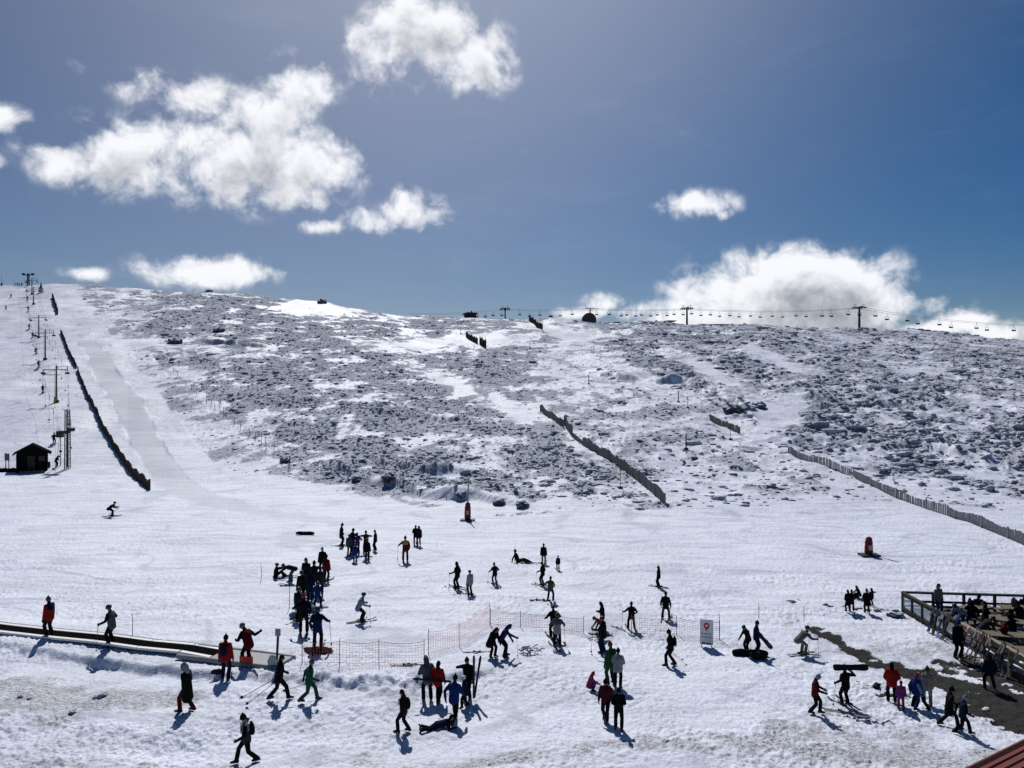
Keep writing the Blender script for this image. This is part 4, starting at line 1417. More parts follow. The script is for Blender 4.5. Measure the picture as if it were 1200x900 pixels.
def build_tow_lift():
    py = [(66, 472, 428, 'third tallest drag lift pylon with twin arms and yellow padded foot'), (53, 422, 386, 'drag lift pylon halfway up the left slope'),
          (45.5, 396, 369, 'drag lift pylon on the upper left slope, below the top pair'), (39.5, 357, 336, 'drag lift pylon near the ridge with slanting shadow'),
          (37.5, 345, 326, 'highest slim drag lift pylon just under the ridge')]
    tops = []
    for x, yb, yt, lab in py:
        tops.append(tow_pylon(x, yb, yt, lab))
    pad = MB()
    pad.loft([(0, 0, .1), (0, 0, .9)], [.36, .36], 12)
    g0 = tops[0][0]
    o = pad.build('safety_pad', gear('yellow'))
    o.location = (g0.x - .05, g0.y - .1, g0.z)
    props(o, 'yellow foam pad round the foot of the drag lift pylon', 'pad')
    # top wheel on the ridge
    g = ground(33, 334)
    t = thing('return_station', 'dark return wheel tower standing on the left skyline', 'lift tower', g)
    m = MB()
    m.bar((-.35, 0, -.4), (-.25, 0, 5.6), .35)
    m.bar((.45, 0, -.4), (.35, 0, 5.6), .35)
    for k in range(7):
        m.bar((-.35, 0, .6 + k * .7), (.45, 0, 1.0 + k * .7), .10)
    m.build('mast', DARK_STEEL, t)
    m = MB()
    m.bar((-2.3, 0, 4.9), (2.3, 0, 4.9), .35, .4)
    m.build('crossarm', DARK_STEEL, t)
    for sx in (-2.1, 2.1):
        m = MB()
        m.box((sx, 0, 5.2), (.8, 1.2, .9))
        m.build('sheave_box', DARK_STEEL, t)
    # drive tower with ladder at the bottom
    g1 = ground(79, 549)
    H = (549 - 480) * g1.y / F
    t = thing('drive_tower', 'black lattice drive tower with ladder and cabin arm beside the hut', 'lift tower', g1)
    m = MB()
    w = .26
    for sx in (-w, w):
        for sy in (-w, w):
            m.bar((sx, sy, -.3), (sx * .8, sy * .8, H), .10)
    k = 0
    z = .2
    while z < H - .5:
        for sy in (-w, w):
            m.bar((-w, sy, z), (w, sy, z), .05)
            m.bar((-w if k % 2 else w, sy, z), (w if k % 2 else -w, sy, z + .55), .035)
        z += .55
        k += 1
    m.build('lattice_mast', DARK_STEEL, t)
    l = MB()
    for sx in (-.2, .2):
        l.bar((sx + .05, -.42, .2), (sx + .05, -.42, H * .6), .05)
    for k in range(int(H * .6 / .33)):
        l.bar((-.15, -.42, .3 + k * .33), (.25, -.42, .3 + k * .33), .035)
    l.build('ladder', DARK_STEEL, t)
    m = MB()
    m.box((-.55, 0, H * .62), (1.5, .8, .34))
    m.box((.45, 0, H * .66), (.75, .9, .5))
    m.bar((-1.15, 0, H * .62), (.1, 0, H * .62), .16, .2)
    m.build('drive_platform', DARK_STEEL, t)
    m = MB()
    m.box((-1.05, 0, H * .58), (.75, .7, .85))
    m.build('motor_housing', mat('housing_black', (.02, .02, .022), .5), t)
    m = MB()
    m.bar((-.7, 0, H + .1), (.3, 0, H - .45), .06)
    m.tube((.1, 0, H - .4), (.1, 0, H + 2.4), .025, .012, 6)
    m.build('mast_head', DARK_STEEL, t)
    g2 = ground(71, 546)
    m = MB()
    m.tube((0, 0, -.3), (0, 0, 5.0), .055, .055, 8)
    m.box((0, 0, 2.1), (.3, .12, .3))
    m.tube((-.5, 0, 1.5), (0, 0, 4.9), .02, .02, 6)
    o = m.build('control_post', DARK_STEEL)
    o.location = g2
    props(o, 'thin dark control post between the lift attendant and the drive tower', 'post')
    # haul rope and the bars
    pts_l = [Vector((g1.x - .9, g1.y, g1.z + H * .62))] + [Vector((a.x - arm, a.y, a.z + h - 1.8)) for a, h, arm in tops] + [Vector((g.x - 2.1, g.y, g.z + 5.0))]
    pts_r = [Vector((g1.x + .6, g1.y, g1.z + H * .66))] + [Vector((a.x + arm * .85, a.y, a.z + h - 1.8)) for a, h, arm in tops] + [Vector((g.x + 2.1, g.y, g.z + 5.0))]
    for pts, lab in ((pts_l, 'left'), (pts_r, 'right')):
        m = MB()
        for a, b in zip(pts[:-1], pts[1:]):
            prev = a
            for i in range(1, 9):
                f = i / 8
                q = a.lerp(b, f) - Vector((0, 0, .012 * (a - b).length * 4 * f * (1 - f)))
                m.tube(prev, q, .013, .013, 5)
                prev = q
        o = m.build('haul_rope', DARK_STEEL)
        props(o, f'thin haul rope running up along the {lab} ends of the drag lift pylon arms', 'rope')
    hb = MB()
    hb.tube((0, 0, 0), (0, 0, -1.0), .03, .03, 6)
    hb.tube((0, 0, -1.0), (0, 0, -4.3), .014, .014, 5)
    hb.loft([(0, 0, -4.3), (0, 0, -4.36)], [.15, .15], 8)
    hm = hb.mesh('drag_hanger', DARK_STEEL)
    i = 0
    for pts, off in ((pts_l, .35), (pts_r, .5)):
        for a, b in zip(pts[:-1], pts[1:]):
            n = max(1, int((a - b).length / 13))
            for k in range(n):
                q = a.lerp(b, (k + off) / n) - Vector((0, 0, .25))
                o = link('drag_hanger', hm)
                o.location = q
                props(o, 'thin drag lift hanger with a round seat plate on the rope', 'lift hanger', 'drag lift hangers on the rope')
                i += 1


def build_chairlift():
    def at(px, py, Y):
        return Vector(((px - 600) / F * Y, Y, CH + (450 - py) / F * Y))
    D = 345.0
    path = [(478, 367.5), (570, 364.5), (592, 362.6), (690, 361.5), (805, 362), (1007, 361), (1205, 381.5), (1420, 402)]
    xs, ys = [p[0] for p in path], [p[1] for p in path]

    def rope_y(x):
        y = np.interp(x, xs, ys)
        for a, b in zip(xs[:-1], xs[1:]):
            if a <= x <= b:
                f = (x - a) / (b - a)
                y += (b - a) * .018 * 4 * f * (1 - f)
        return float(y)
    gap = 2.4
    m = MB()
    for d in (-gap, gap):
        m = MB()
        prev = None
        for x in range(478, 1421, 6):
            q = at(x, rope_y(x), D)
            q = Vector((q.x, q.y + d, q.z))
            if prev is not None:
                m.tube(prev, q, .05, .05, 5)
            prev = q
        o = m.build('chairlift_rope', DARK_STEEL)
        props(o, 'long sagging rope of the chairlift along the right skyline', 'rope', 'the two chairlift ropes')
    for px, yb, lab, s in ((592, 374, 'small chairlift pylon nearest the skyline shed', .75), (805, 381, 'chairlift pylon right of the domed station, before the big cloud', 1.0), (1007, 387, 'tallest chairlift pylon at the right skyline', 1.15)):
        b = at(px, yb + 4, D)
        H = at(px, rope_y(px), D).z - b.z
        t = thing('chairlift_pylon', lab, 'lift pylon', b, 0, 'chairlift pylons')
        q = MB()
        q.tube((0, 0, 0), (0, 0, H + .3), .50 * s, .36 * s, 10)
        q.build('mast', DARK_STEEL, t)
        q = MB()
        q.bar((-2.6 * s, 0, H + .35), (2.6 * s, 0, H + .35), .5, .45)
        q.bar((0, -gap - .4, H + .5), (0, gap + .4, H + .5), .5, .4)
        for sx in (-1, 1):
            q.bar((sx * 1.5 * s, 0, H + .4), (sx * 1.9 * s, 0, H + 1.5), .14)
            q.bar((sx * 1.0 * s, 0, H + 1.5), (sx * 2.1 * s, 0, H + 1.5), .14)
        q.build('crossarm', DARK_STEEL, t)
        for d in (-gap, gap):
            q = MB()
            for k in range(6):
                q.loft([(-2.2 + .85 * k, d - .12, H - .05), (-2.2 + .85 * k, d + .12, H - .05)], [.28, .28], 8, cap=False)
            q.build('sheave_train', DARK_STEEL, t)
    h = MB()
    h.tube((0, 0, .1), (0, 0, -1.25), .055, .055, 6)
    h.bar((-.65, 0, -1.25), (.65, 0, -1.25), .07)
    h.bar((-.65, 0, -1.25), (-.65, 0, -2.5), .07)
    h.bar((.65, 0, -1.25), (.65, 0, -2.5), .07)
    hm = h.mesh('hanger', DARK_STEEL)
    s = MB()
    s.box((0, -.15, -2.5), (1.35, .55, .12))
    s.box((0, .18, -2.2), (1.35, .08, .45))
    sm = s.mesh('seat', DARK_STEEL)
    sm2 = sm.copy()
    sm2.materials[0] = gear('charcoal')
    chairs = [559, 568.6, 578, 588, 609, 620.6, 632.4, 657, 670, 700, 713, 729, 733.6, 746, 750.6, 763.6, 769, 783, 788.6, 802, 809, 823, 831, 845, 853.6, 868, 877.6, 893, 903, 919.4, 930.6, 947, 961, 977, 991.4, 1010,
              1023, 1042.6, 1060, 1079, 1097.6, 1118, 1140.6, 1160.6, 1184]
    proto = thing('lift_chair', 'small dark two seat chair hanging from the skyline chairlift rope', 'lift chair', (0, 0, 0), 0, 'chairs hanging from the chairlift')
    link('hanger', hm, proto)
    link('seat', sm, proto)
    for i, x in enumerate(chairs):
        o = proto if i == 0 else copy_tree(proto)
        q = at(x, rope_y(x), D)
        dd = gap if i % 2 else -gap
        o.location = (q.x, q.y + dd, q.z)
        sc = 1.0 if x < 950 else 1.18
        o.scale = (sc, sc, sc)
    # the domed station and its neighbours on the ridge
    b = at(690, 380, D - 6)
    t = thing('lift_station', 'dark domed lift station with a short pylon on top, on the skyline', 'lift station', b)
    q = MB()
    n = 14
    outl = [(-3.05, -.6)] + [(-3.05 * math.cos(math.pi * i / n), 1.9 + 3.0 * math.sin(math.pi * i / n)) for i in range(n + 1)] + [(3.05, -.6)]
    q.prism([(x, z) for x, z in outl], -2.6, 2.6)
    q.build('dome_cover', mat('dark_cladding', (.05, .043, .035), .5, .1, .25, .6), t)
    q = MB()
    q.tube((.6, 0, 4.6), (.6, 0, 7.0), .3, .25, 8)
    q.bar((-1.4, 0, 7.0), (2.6, 0, 7.0), .35, .3)
    q.bar((-.9, 0, 6.0), (2.0, 0, 6.0), .25, .2)
    q.build('pylon_head', DARK_STEEL, t)
    q = MB()
    q.box((-2.3, -2.64, 1.0), (1.2, .06, 2.2))
    q.build('door', gear('charcoal'), t)
    b = at(551, 374, D - 10)
    t = thing('ridge_hut', 'low dark shed with pitched roof on the skyline left of the chairs', 'hut', b)
    q = MB()
    q.box((0, 0, .8), (5.2, 3.0, 2.6))
    q.build('wall', WOOD_DARK, t)
    q = MB()
    q.prism([(-3.4, 2.1), (-1.2, 2.9), (3.0, 2.7), (3.4, 2.3), (3.4, 2.12), (-3.4, 1.95)], -1.9, 1.9)
    q.build('roof', DARK_STEEL, t)
    q = MB()
    q.box((.6, 0, 3.2), (.5, .5, .9))
    q.build('chimney', DARK_STEEL, t)
    b = at(645, 376, D - 12)
    t = thing('snow_groomer', 'small pale snow groomer parked on the skyline behind a drift', 'snow groomer', b)
    q = MB()
    q.box((0, 0, 1.0), (4.2, 2.4, .9))
    q.build('body', gear('lightgrey'), t)
    q = MB()
    q.prism([(-.9, 1.4), (-.6, 2.3), (.8, 2.3), (1.2, 1.4)], -1.0, 1.0)
    q.build('cab', gear('charcoal'), t)
    for sy in (-1.3, 1.3):
        q = MB()
        q.loft([(-1.8, sy, .4), (1.8, sy, .4)], [(.5, .42), (.5, .42)], 10, (0, 1, 0))
        q.build('track', gear('black'), t)
    b = at(845, 384, D - 14)
    q = MB()
    q.box((0, 0, .5), (15, 1.2, 1.6))
    q.box((-1, 0, 1.4), (12.6, 1.4, .25))
    o = q.build('ridge_wall', mat('dark_stone_wall', (.06, .06, .065), .9, 0, .4, 1.2))
    o.location = b
    props(o, 'long low dark wall on the skyline right of the first large pylon', 'wall')


def snow_fence(pts, height, label, wood=WOOD_DARK, gap=.12, group='slatted snow fences on the hill', posts_every=3.0, lean=.0, jitter=.12):
    P = [ground(x, y) for x, y in pts]
    t = thing('snow_fence', label, 'snow fence', P[0], 0, group)
    o0 = P[0]
    rnd = random.Random(int(pts[0][0] * 7 + pts[0][1]))
    slats = MB()
    # even spacing along the ground line
    total = 0
    step = .30 if o0.y > 150 else .24
    posts = []
    run_post = 0
    for a, b in zip(P[:-1], P[1:]):
        L = math.hypot(b.x - a.x, b.y - a.y)
        d = Vector((b.x - a.x, b.y - a.y, 0)).normalized()
        nrm = Vector((d.y, -d.x, 0))
        n = max(2, int(L / step))
        for i in range(n):
            f = i / n
            x, y = a.x + (b.x - a.x) * f, a.y + (b.y - a.y) * f
            z = zat(x, y)
            hh = height * (1 + rnd.uniform(-jitter, jitter) * .5 + .12 * math.sin(total * .9))
            base = Vector((x, y, z - .15)) - o0
            top = base + Vector((0, 0, hh + .15)) + d * rnd.uniform(-.05, .05) + nrm * rnd.uniform(-.03, .03)
            slats.bar(base, top, step * .52, .03)
            total += L / n
            run_post += L / n
            if run_post > posts_every:
                run_post = 0
                posts.append((base + nrm * .08, hh))
        m0, m1 = Vector((a.x, a.y, a.z)) - o0, Vector((b.x, b.y, b.z)) - o0
    slats.build('slat_panel', wood, t)
    for base, hh in posts:
        p = MB()
        p.bar(base - Vector((0, 0, .2)), base + Vector((rnd.uniform(-.06, .06), 0, hh * rnd.uniform(1.15, 1.4))), .12)
        p.build('post', wood, t)
    return t


def build_fences():
    snow_fence([(71, 391), (76, 402), (82, 418), (90, 432)], 1.25, 'dark crooked snow fence climbing the upper left lane edge', jitter=.3)
    snow_fence([(91, 434), (98, 455), (107, 474), (115, 490), (125, 511), (135, 528), (147, 546), (160, 562), (176, 575)], 1.15, 'long dark ragged snow fence beside the groomed lane', jitter=.2)
    snow_fence([(61, 349), (64, 358), (68, 369)], 1.9, 'short dark snow fence high on the left slope', jitter=.3)
    snow_fence([(633, 482), (648, 492), (661, 503)], 1.1, 'short tilted snow fence at the head of the central fence line', WOOD_GREY)
    snow_fence([(661, 498), (671, 512)], 1.4, 'stub of snow fence with two tall posts above the central fence', WOOD_GREY, posts_every=1.4)
    snow_fence([(671, 512), (677, 517), (683, 522)], .6, 'low snowed in piece linking the two central fences', WOOD_GREY)
    snow_fence([(683, 522), (700, 531), (716, 541), (737, 556), (758, 572), (780, 592)], 1.15, 'long straight grey snow fence in the middle of the hill', WOOD_GREY, jitter=.08, posts_every=2.4)
    snow_fence([(832, 492), (848, 500), (868, 509)], 1.0, 'short grey snow fence right of centre below the dark rocks', WOOD_GREY)
    snow_fence([(924, 531), (960, 543), (1000, 558), (1022, 570), (1060, 587), (1110, 604), (1160, 622), (1202, 640), (1290, 668)], .85, 'very long pale snow fence descending to the right edge', WOOD_FROSTED, jitter=.08, posts_every=4.5)
    snow_fence([(546, 395), (553, 400), (560, 404)], 1.8, 'small dark snow fence near the top of the hill, left of centre', jitter=.3)
    snow_fence([(562, 404), (570, 409)], 2.4, 'stub of dark fence with a post under the small top fence', jitter=.4, posts_every=1.2)
    snow_fence([(620, 376), (627, 381), (636, 387)], 2.2, 'dark stepped snow fence just under the skyline, right of centre', jitter=.3)
    # wire fence posts along the heath
    ps = [(197, 432), (203, 437), (208, 441), (218, 452), (224, 457), (230, 463), (242, 473), (247, 477), (252, 481), (258, 484), (262, 487), (275, 497), (282, 503), (292, 511), (299, 516), (306, 521), (312, 527), (321, 534), (330, 544), (338, 550), (340, 552)]
    m = MB()
    m.tube((0, 0, -.3), (.05, 0, 1.5), .05, .035, 6)
    pm = m.mesh('fence_post', WOOD_DARK)
    prev = None
    for i, (x, y) in enumerate(ps):
        g = ground(x, y)
        o = link('fence_post', pm)
        o.location = g
        o.rotation_euler = (R(random.uniform(-6, 6)), R(random.uniform(-9, 9)), 0)
        s = random.uniform(.75, 1.35)
        o.scale = (1, 1, s)
        props(o, 'thin dark post of the old line along the heath edge', 'fence post', 'old posts along the heath edge')
    # piste markers
    mk = [(690, 450, 'marker post high in the middle of the hill'), (795, 471, 'dark marker post right of the middle, upper run'), (804, 526, 'thick marker post with shadow on the right run'), (621, 408, 'marker post just below the stepped top fence'),
          (540, 391, 'marker post by the upper left snow strip'), (856, 515, 'thin marker post below the right short fence'), (806, 478, 'slender marker post beside the upper run'), (1118, 428, 'dark marker post far right on the rocky hill'), (1149, 432, 'second marker post far right on the rocky hill'), (934, 387, 'marker post on the skyline left of the tallest pylon'),
          (727, 572, 'thin tilted cane beside the long middle fence')]
    for x, y, lab in mk:
        g = ground(x, y)
        m = MB()
        m.tube((0, 0, -.2), (0, 0, 2.1), .10 if 'thin' not in lab and 'slender' not in lab else .04, .08 if 'thin' not in lab else .03, 7)
        m.box((0, 0, .05), (.5, .4, .25))
        o = m.build('marker_post', WOOD_DARK)
        o.location = g
        props(o, lab, 'marker post')
    for x, y, h, lab in ((155, 748, 1.2, 'thin cane standing behind the conveyor'), (306, 680, 1.1, 'thin cane left of the sitting person'), (339, 712, 1.6, 'thin bent cane beside the queue'), (942, 728, .75, 'thin cane at the muddy ditch'), (889, 724, .8, 'thin cane behind the long black bag'), (843, 749, 1.25, 'thin cane right of the sign')):
        g = ground(x, y)
        m = MB()
        m.loft([(0, 0, -.2), (.02, 0, h * .6), (-.01, 0, h)], [.017, .015, .012], 6)
        o = m.build('cane', mat('cane_dark', (.06, .055, .05), .6))
        o.location = g
        props(o, lab, 'cane')


def snow_lance(px, yb, ypad, ytop, label):
    g = ground(px, yb)
    H = (yb - ypad) * g.y / F
    t = thing('snow_lance', label, 'snow lance', g)
    m = MB()
    m.loft([(0, 0, .1), (0, 0, H * .5), (.02, 0, H)], [(.27, .25), (.29, .26), (.23, .22)], 12, (1, 0, 0))
    m.build('foam_pad', mat('pad_red', (.15, .007, .010), .75, 0, .2, 5), t, True)
    for f in (.22, .78):
        m = MB()
        m.loft([(.004, 0, H * f), (.004, 0, H * f + .07)], [(.31, .28), (.31, .28)] if f < .5 else [(.285, .265), (.28, .26)], 12, (1, 0, 0), cap=False)
        m.build('strap', gear('black'), t)
    m = MB()
    m.box((0, -.285, H * .52), (.26, .02, .34))
    m.build('patch', mat('pad_patch', (.30, .28, .28), .7), t)
    m = MB()
    m.box((0, -.1, .06), (1.3, .9, .14))
    m.build('base', gear('charcoal'), t)
    if ytop:
        T = (yb - ytop) * g.y / F
        m = MB()
        m.tube((0, 0, H), (.1, 0, T), .075, .055, 8)
        m.build('lance_tube', STEEL, t)
    m = MB()
    m.loft([(.3, -.2, .03), (.7, -.9, .02), (1.1, -2.0, .02)], [.03, .03, .03], 6)
    m.build('hose', gear('black'), t)


def build_hut():
    g = ground(38, 551)
    t = thing('lift_hut', 'small black timber hut with gable roof at the foot of the left slope', 'hut', g, R(30))
    t.scale = (1.08, 1.08, 1.12)
    q = MB()
    hw, e, r = 1.72, 2.15, 3.2
    q.prism([(-hw, -.4), (-hw, e), (0, r - .12), (hw, e), (hw, -.4)], -1.6, 1.6)
    q.build('wall', mat('tarred_wood', (.007, .0065, .0065), .95, 0, .3, 3, .03), t)
    for sx in (-1, 1):
        q = MB()
        q.prism([(0, r), (sx * 2.12, e - .12), (sx * 2.12, e + .03), (0, r + .16)] if sx > 0 else [(0, r), (0, r + .16), (sx * 2.12, e + .03), (sx * 2.12, e - .12)], -1.95, 1.95)
        q.build('roof', mat('roof_felt', (.009, .0085, .009), .98, 0, .3, 3, .0), t)
    q = MB()
    q.box((-.1, -1.62, .95), (.85, .06, 1.95))
    dr = q.build('door', mat('door_brown', (.028, .02, .016), .7), t)
    q = MB()
    q.box((.22, -1.67, .95), (.05, .05, .14))
    q.build('handle', STEEL, dr)
    q = MB()
    q.box((1.1, -1.62, 1.55), (.7, .06, .6))
    q.build('window', gear('charcoal'), t)
    q = MB()
    q.box((0, -2.1, .02), (2.6, .9, .22))
    q.box((0, -2.6, -.08), (2.2, .4, .16))
    q.build('doorstep', WOOD_GREY, t)
    g = ground(8, 550)
    t = thing('notice_board', 'dark notice board on two legs left of the hut', 'notice board', g, R(-35))
    q = MB()
    q.box((0, 0, 1.75), (1.3, .08, 1.0))
    q.build('panel', gear('black'), t)
    for sx in (-.5, .5):
        q = MB()
        q.bar((sx, .06, -.2), (sx, .06, 2.3), .09)
        q.build('leg', WOOD_DARK, t)
    g = ground(6, 553)
    q = MB()
    for i in range(7):
        q.ell((-1.5 + .5 * i, .1 * (i % 3), .18), (.45, .4, .32 + .08 * (i % 2)), None, 8, 6)
    o = q.build('tarpaulin_heap', cloth('black'), None, True)
    o.location = g
    props(o, 'black tarpaulin heap under the notice board', 'tarpaulin')
    for x, y, s, lab in ((22, 549, .5, 'black barrel at the left corner of the hut'), (56, 548, .42, 'dark barrel at the right corner of the hut')):
        g = ground(x, y)
        q = MB()
        q.loft([(0, 0, -.1), (0, 0, .3), (0, 0, .85)], [.30, .33, .30], 12, cap=False)
        q.loft([(0, 0, .28), (0, 0, .32)], [.35, .35], 12, cap=False)
        o = q.build('barrel', gear('black'), None)
        o.location = g
        props(o, lab, 'barrel')


def build_conveyor():
    cl = [(-160, 719), (-60, 730), (0, 738), (60, 745), (120, 752), (170, 758), (220, 764.5), (256, 770)]
    P = [ground(x, y) for x, y in cl]
    z = sum(p.z for p in P[2:]) / (len(P) - 2) + .06
    t = thing('conveyor_lift', 'long black belt conveyor lift between white rails crossing the lower left snow', 'conveyor lift', (P[4].x, P[4].y, 0))
    o0 = Vector((P[4].x, P[4].y, 0))
    Q = [Vector((p.x, p.y, max(z, p.z + .04) + .02)) - o0 for p in P]
    belt = MB()
    for a, b in zip(Q[:-1], Q[1:]):
        belt.bar(a, b + (b - a).normalized() * .02, .72, .08)
    belt.build('belt', mat('rubber_belt', (.006, .006, .0065), .95, 0, .2, 8, .0), t)
    for s in (-1, 1):
        rl = MB()
        for a, b in zip(Q[:-1], Q[1:]):
            n = Vector(((b - a).y, -(b - a).x, 0)).normalized() * s
            rl.bar(a + n * .47 + Vector((0, 0, .03)), b + n * .47 + Vector((0, 0, .03)), .20, .10)
        rl.build('side_rail', mat('rail_white', (.72, .72, .70), .5, 0, .08), t)
        if s > 0:
            continue
        sk = MB()
        for a, b in zip(Q[:-1], Q[1:]):
            n = Vector(((b - a).y, -(b - a).x, 0)).normalized() * s
            sk.bar(a + n * .74 - Vector((0, 0, .05)), b + n * .74 - Vector((0, 0, .05)), .18, .14)
        sk.build('side_walk', mat('side_walk', (.16, .16, .165), .7, 0, .3, 5), t)
    e0, e1 = Q[-1], ground(334, 777) - o0
    e1.z = e0.z
    d = (e1 - e0).normalized()
    n = Vector((d.y, -d.x, 0))
    pl = MB()
    pl.bar(e0, e1, 1.2, .14)
    pl.build('landing', mat('landing_snow', (.30, .31, .33), .7, 0, .2, 2), t)
    for s in (-1, 1):
        pd = MB()
        pd.loft([e0 + n * .70 * s - d * 1.6, e0 + n * .70 * s, e0.lerp(e1, .5) + n * .72 * s, e1 + n * .66 * s], [.11, .13, .13, .12], 10)
        pd.build('edge_padding', mat('padding_grey', (.22, .225, .235), .6, 0, .25, 4), t, True)
    g = ground(289, 781)
    rp = MB()
    rp.box(Vector((g.x, g.y - .05, z + .16)) - o0, (.60, .12, .46), Matrix.Rotation(math.atan2(d.y, d.x), 3, 'Z'))
    rp.build('end_panel', mat('panel_red', (.45, .03, .02), .5), t)
    # the little sign standing on the landing
    g = ground(324, 776)
    t = thing('small_sign', 'small grey sign plate on a black post at the conveyor end', 'sign', (g.x, g.y, g.z))
    q = MB()
    q.bar((0, 0, -.2), (.07, 0, 1.15), .085)
    q.build('post', gear('black'), t)
    q = MB()
    q.box((.075, -.05, 1.32), (.23, .03, .32))
    q.build('plate', mat('plate_grey', (.22, .22, .23), .5), t)
    g = ground(319, 783)
    q = MB()
    q.loft([(0, 0, 0), (0, .02, .3), (0, .03, .52)], [(.16, .06), (.22, .07), (.12, .05)], 10, (1, 0, 0))
    o = q.build('plastic_shovel', mat('plastic_pale', (.36, .36, .38), .5), None, True)
    o.location = g
    props(o, 'pale plastic snow shovel blade standing against the landing', 'shovel')


def net_run(pts, h, label, colour):
    P = [ground(x, y) for x, y in pts]
    t = thing('safety_net', label, 'safety net', P[0], 0, 'orange safety nets')
    o0 = P[0]
    for p in P:
        q = MB()
        q.tube(p - o0 - Vector((0, 0, .2)), p - o0 + Vector((0, 0, h * 1.12)), .018, .016, 6)
        q.build('net_post', mat('net_post', (.07, .06, .055), .5), t)
    n = MB()
    r = .0046
    for a, b in zip(P[:-1], P[1:]):
        L = (b - a).length
        d = b - a
        m = max(2, int(L / .13))

        def pt(f, v):
            x, y = a.x + d.x * f, a.y + d.y * f
            sag = 4 * f * (1 - f) * (.10 if v > .5 else .03)
            z0 = a.z + (b.z - a.z) * f
            return Vector((x, y, z0 + .06 + v * (h - .06) - sag)) - o0
        for i in range(m):
            n.tube(pt(i / m, 0), pt(i / m, 1), r, r, 3)
        for k in range(9):
            v = k / 8
            rr = r * (2.2 if k in (0, 8) else 1)
            for i in range(6):
                n.tube(pt(i / 6, v), pt((i + 1) / 6, v), rr, rr, 3)
    n.build('mesh', mat(colour, (.62, .16, .12) if 'orange' in colour else (.50, .20, .17), .6), t)


def build_nets():
    net_run([(354, 777), (398, 778), (444, 778), (497, 778)], .98, 'low orange net along the top of the snow bank', 'net_orange')
    net_run([(502, 766), (538, 757), (574, 732)], 1.0, 'orange net slanting up to its highest post in the centre', 'net_orange_2')
    net_run([(575, 732), (610, 735), (648, 737), (684, 742)], .75, 'sagging orange net from the highest post to the hooded group', 'net_orange_3')
    net_run([(740, 743), (793, 744), (843, 750)], .85, 'faint net behind the sign, right of the hooded group', 'net_pale')


def text_mesh(s, size, mat_, parent, loc, name='lettering'):
    c = bpy.data.curves.new(name, 'FONT')
    c.body = s
    c.size = size
    c.align_x = 'CENTER'
    c.extrude = .002
    o = bpy.data.objects.new(name, c)
    COL.objects.link(o)
    dg = bpy.context.evaluated_depsgraph_get()
    me = bpy.data.meshes.new_from_object(o.evaluated_get(dg))
    bpy.data.objects.remove(o)
    me.materials.clear()
    me.materials.append(mat_)
    q = link(name, me, parent)
    q.location = loc
    q.rotation_euler = (R(90), 0, 0)
    return q


def build_sign():
    g = ground(828, 758)
    k = g.y / F
    Wd, Hd = 15.0 * k, 29.5 * k
    t = thing('info_sign', 'tall white sign board with a red pin and two lines of writing', 'sign', g, R(-16))
    q = MB()
    q.box((0, 0, .1 + Hd / 2), (Wd, .04, Hd))
    q.build('board', mat('sign_white', (.60, .61, .63), .5, 0, .05), t)
    for sx in (-.22, .22):
        q = MB()
        q.bar((sx, .04, -.2), (sx, .04, Hd * .9), .04)
        q.build('leg', STEEL, t)
    q = MB()
    n = 20
    cz, r = .1 + Hd * .76, Wd * .22
    V = []
    for i in range(n):
        a = math.radians(-35) + i / (n - 1) * math.radians(250)
        V.append((math.cos(a) * r, cz + math.sin(a) * r))
    V.append((0, cz - r * 2.0))
    q.prism(V, -.032, -.021)
    q.build('pin_symbol', mat('pin_red', (.40, .02, .03), .5), t)
    q = MB()
    q.prism([(math.cos(2 * math.pi * i / 14) * r * .42, cz + math.sin(2 * math.pi * i / 14) * r * .42) for i in range(14)], -.040, -.033)
    q.build('pin_centre', mat('pin_white', (.75, .70, .70), .5), t)
    ink = mat('sign_ink', (.012, .014, .03), .6)
    text_mesh('PUNTO DE', Wd * .155, ink, t, (0, -.024, .1 + Hd * .40))
    text_mesh('ENCUENTRO', Wd * .145, ink, t, (0, -.024, .1 + Hd * .28))
    q = MB()
    q.box((-.22 * Wd, -.026, .1 + Hd * .06), (.24 * Wd, .01, Hd * .06))
    q.box((.12 * Wd, -.026, .1 + Hd * .05), (.36 * Wd, .01, Hd * .05))
    q.build('logo_strip', ink, t)


def picnic_table(x, y, z, rz, label, s=1.0):
    t = thing('picnic_table', label, 'picnic table', (x, y, z), rz, 'picnic tables on the deck')
    t.scale = (s, s, s)
    q = MB()
    for k in range(5):
        q.box((0, -.32 + .16 * k, .74), (1.9, .145, .045))
    q.build('table_top', TABLE_WOOD, t)
    for sy in (-1, 1):
        q = MB()
        for k in range(2):
            q.box((0, sy * (.66 + .15 * k), .44), (1.9, .135, .045))
        q.build('bench', TABLE_WOOD, t)
    for sx in (-.65, .65):
        q = MB()
        q.bar((sx, -.78, 0), (sx, -.2, .72), .05, .09)
        q.bar((sx, .78, 0), (sx, .2, .72), .05, .09)
        q.bar((sx, -.8, .39), (sx, .8, .39), .05, .09)
        q.bar((sx, -.38, .68), (sx, .38, .68), .05, .08)
        q.build('trestle', WOOD_DARK, t)
    return t


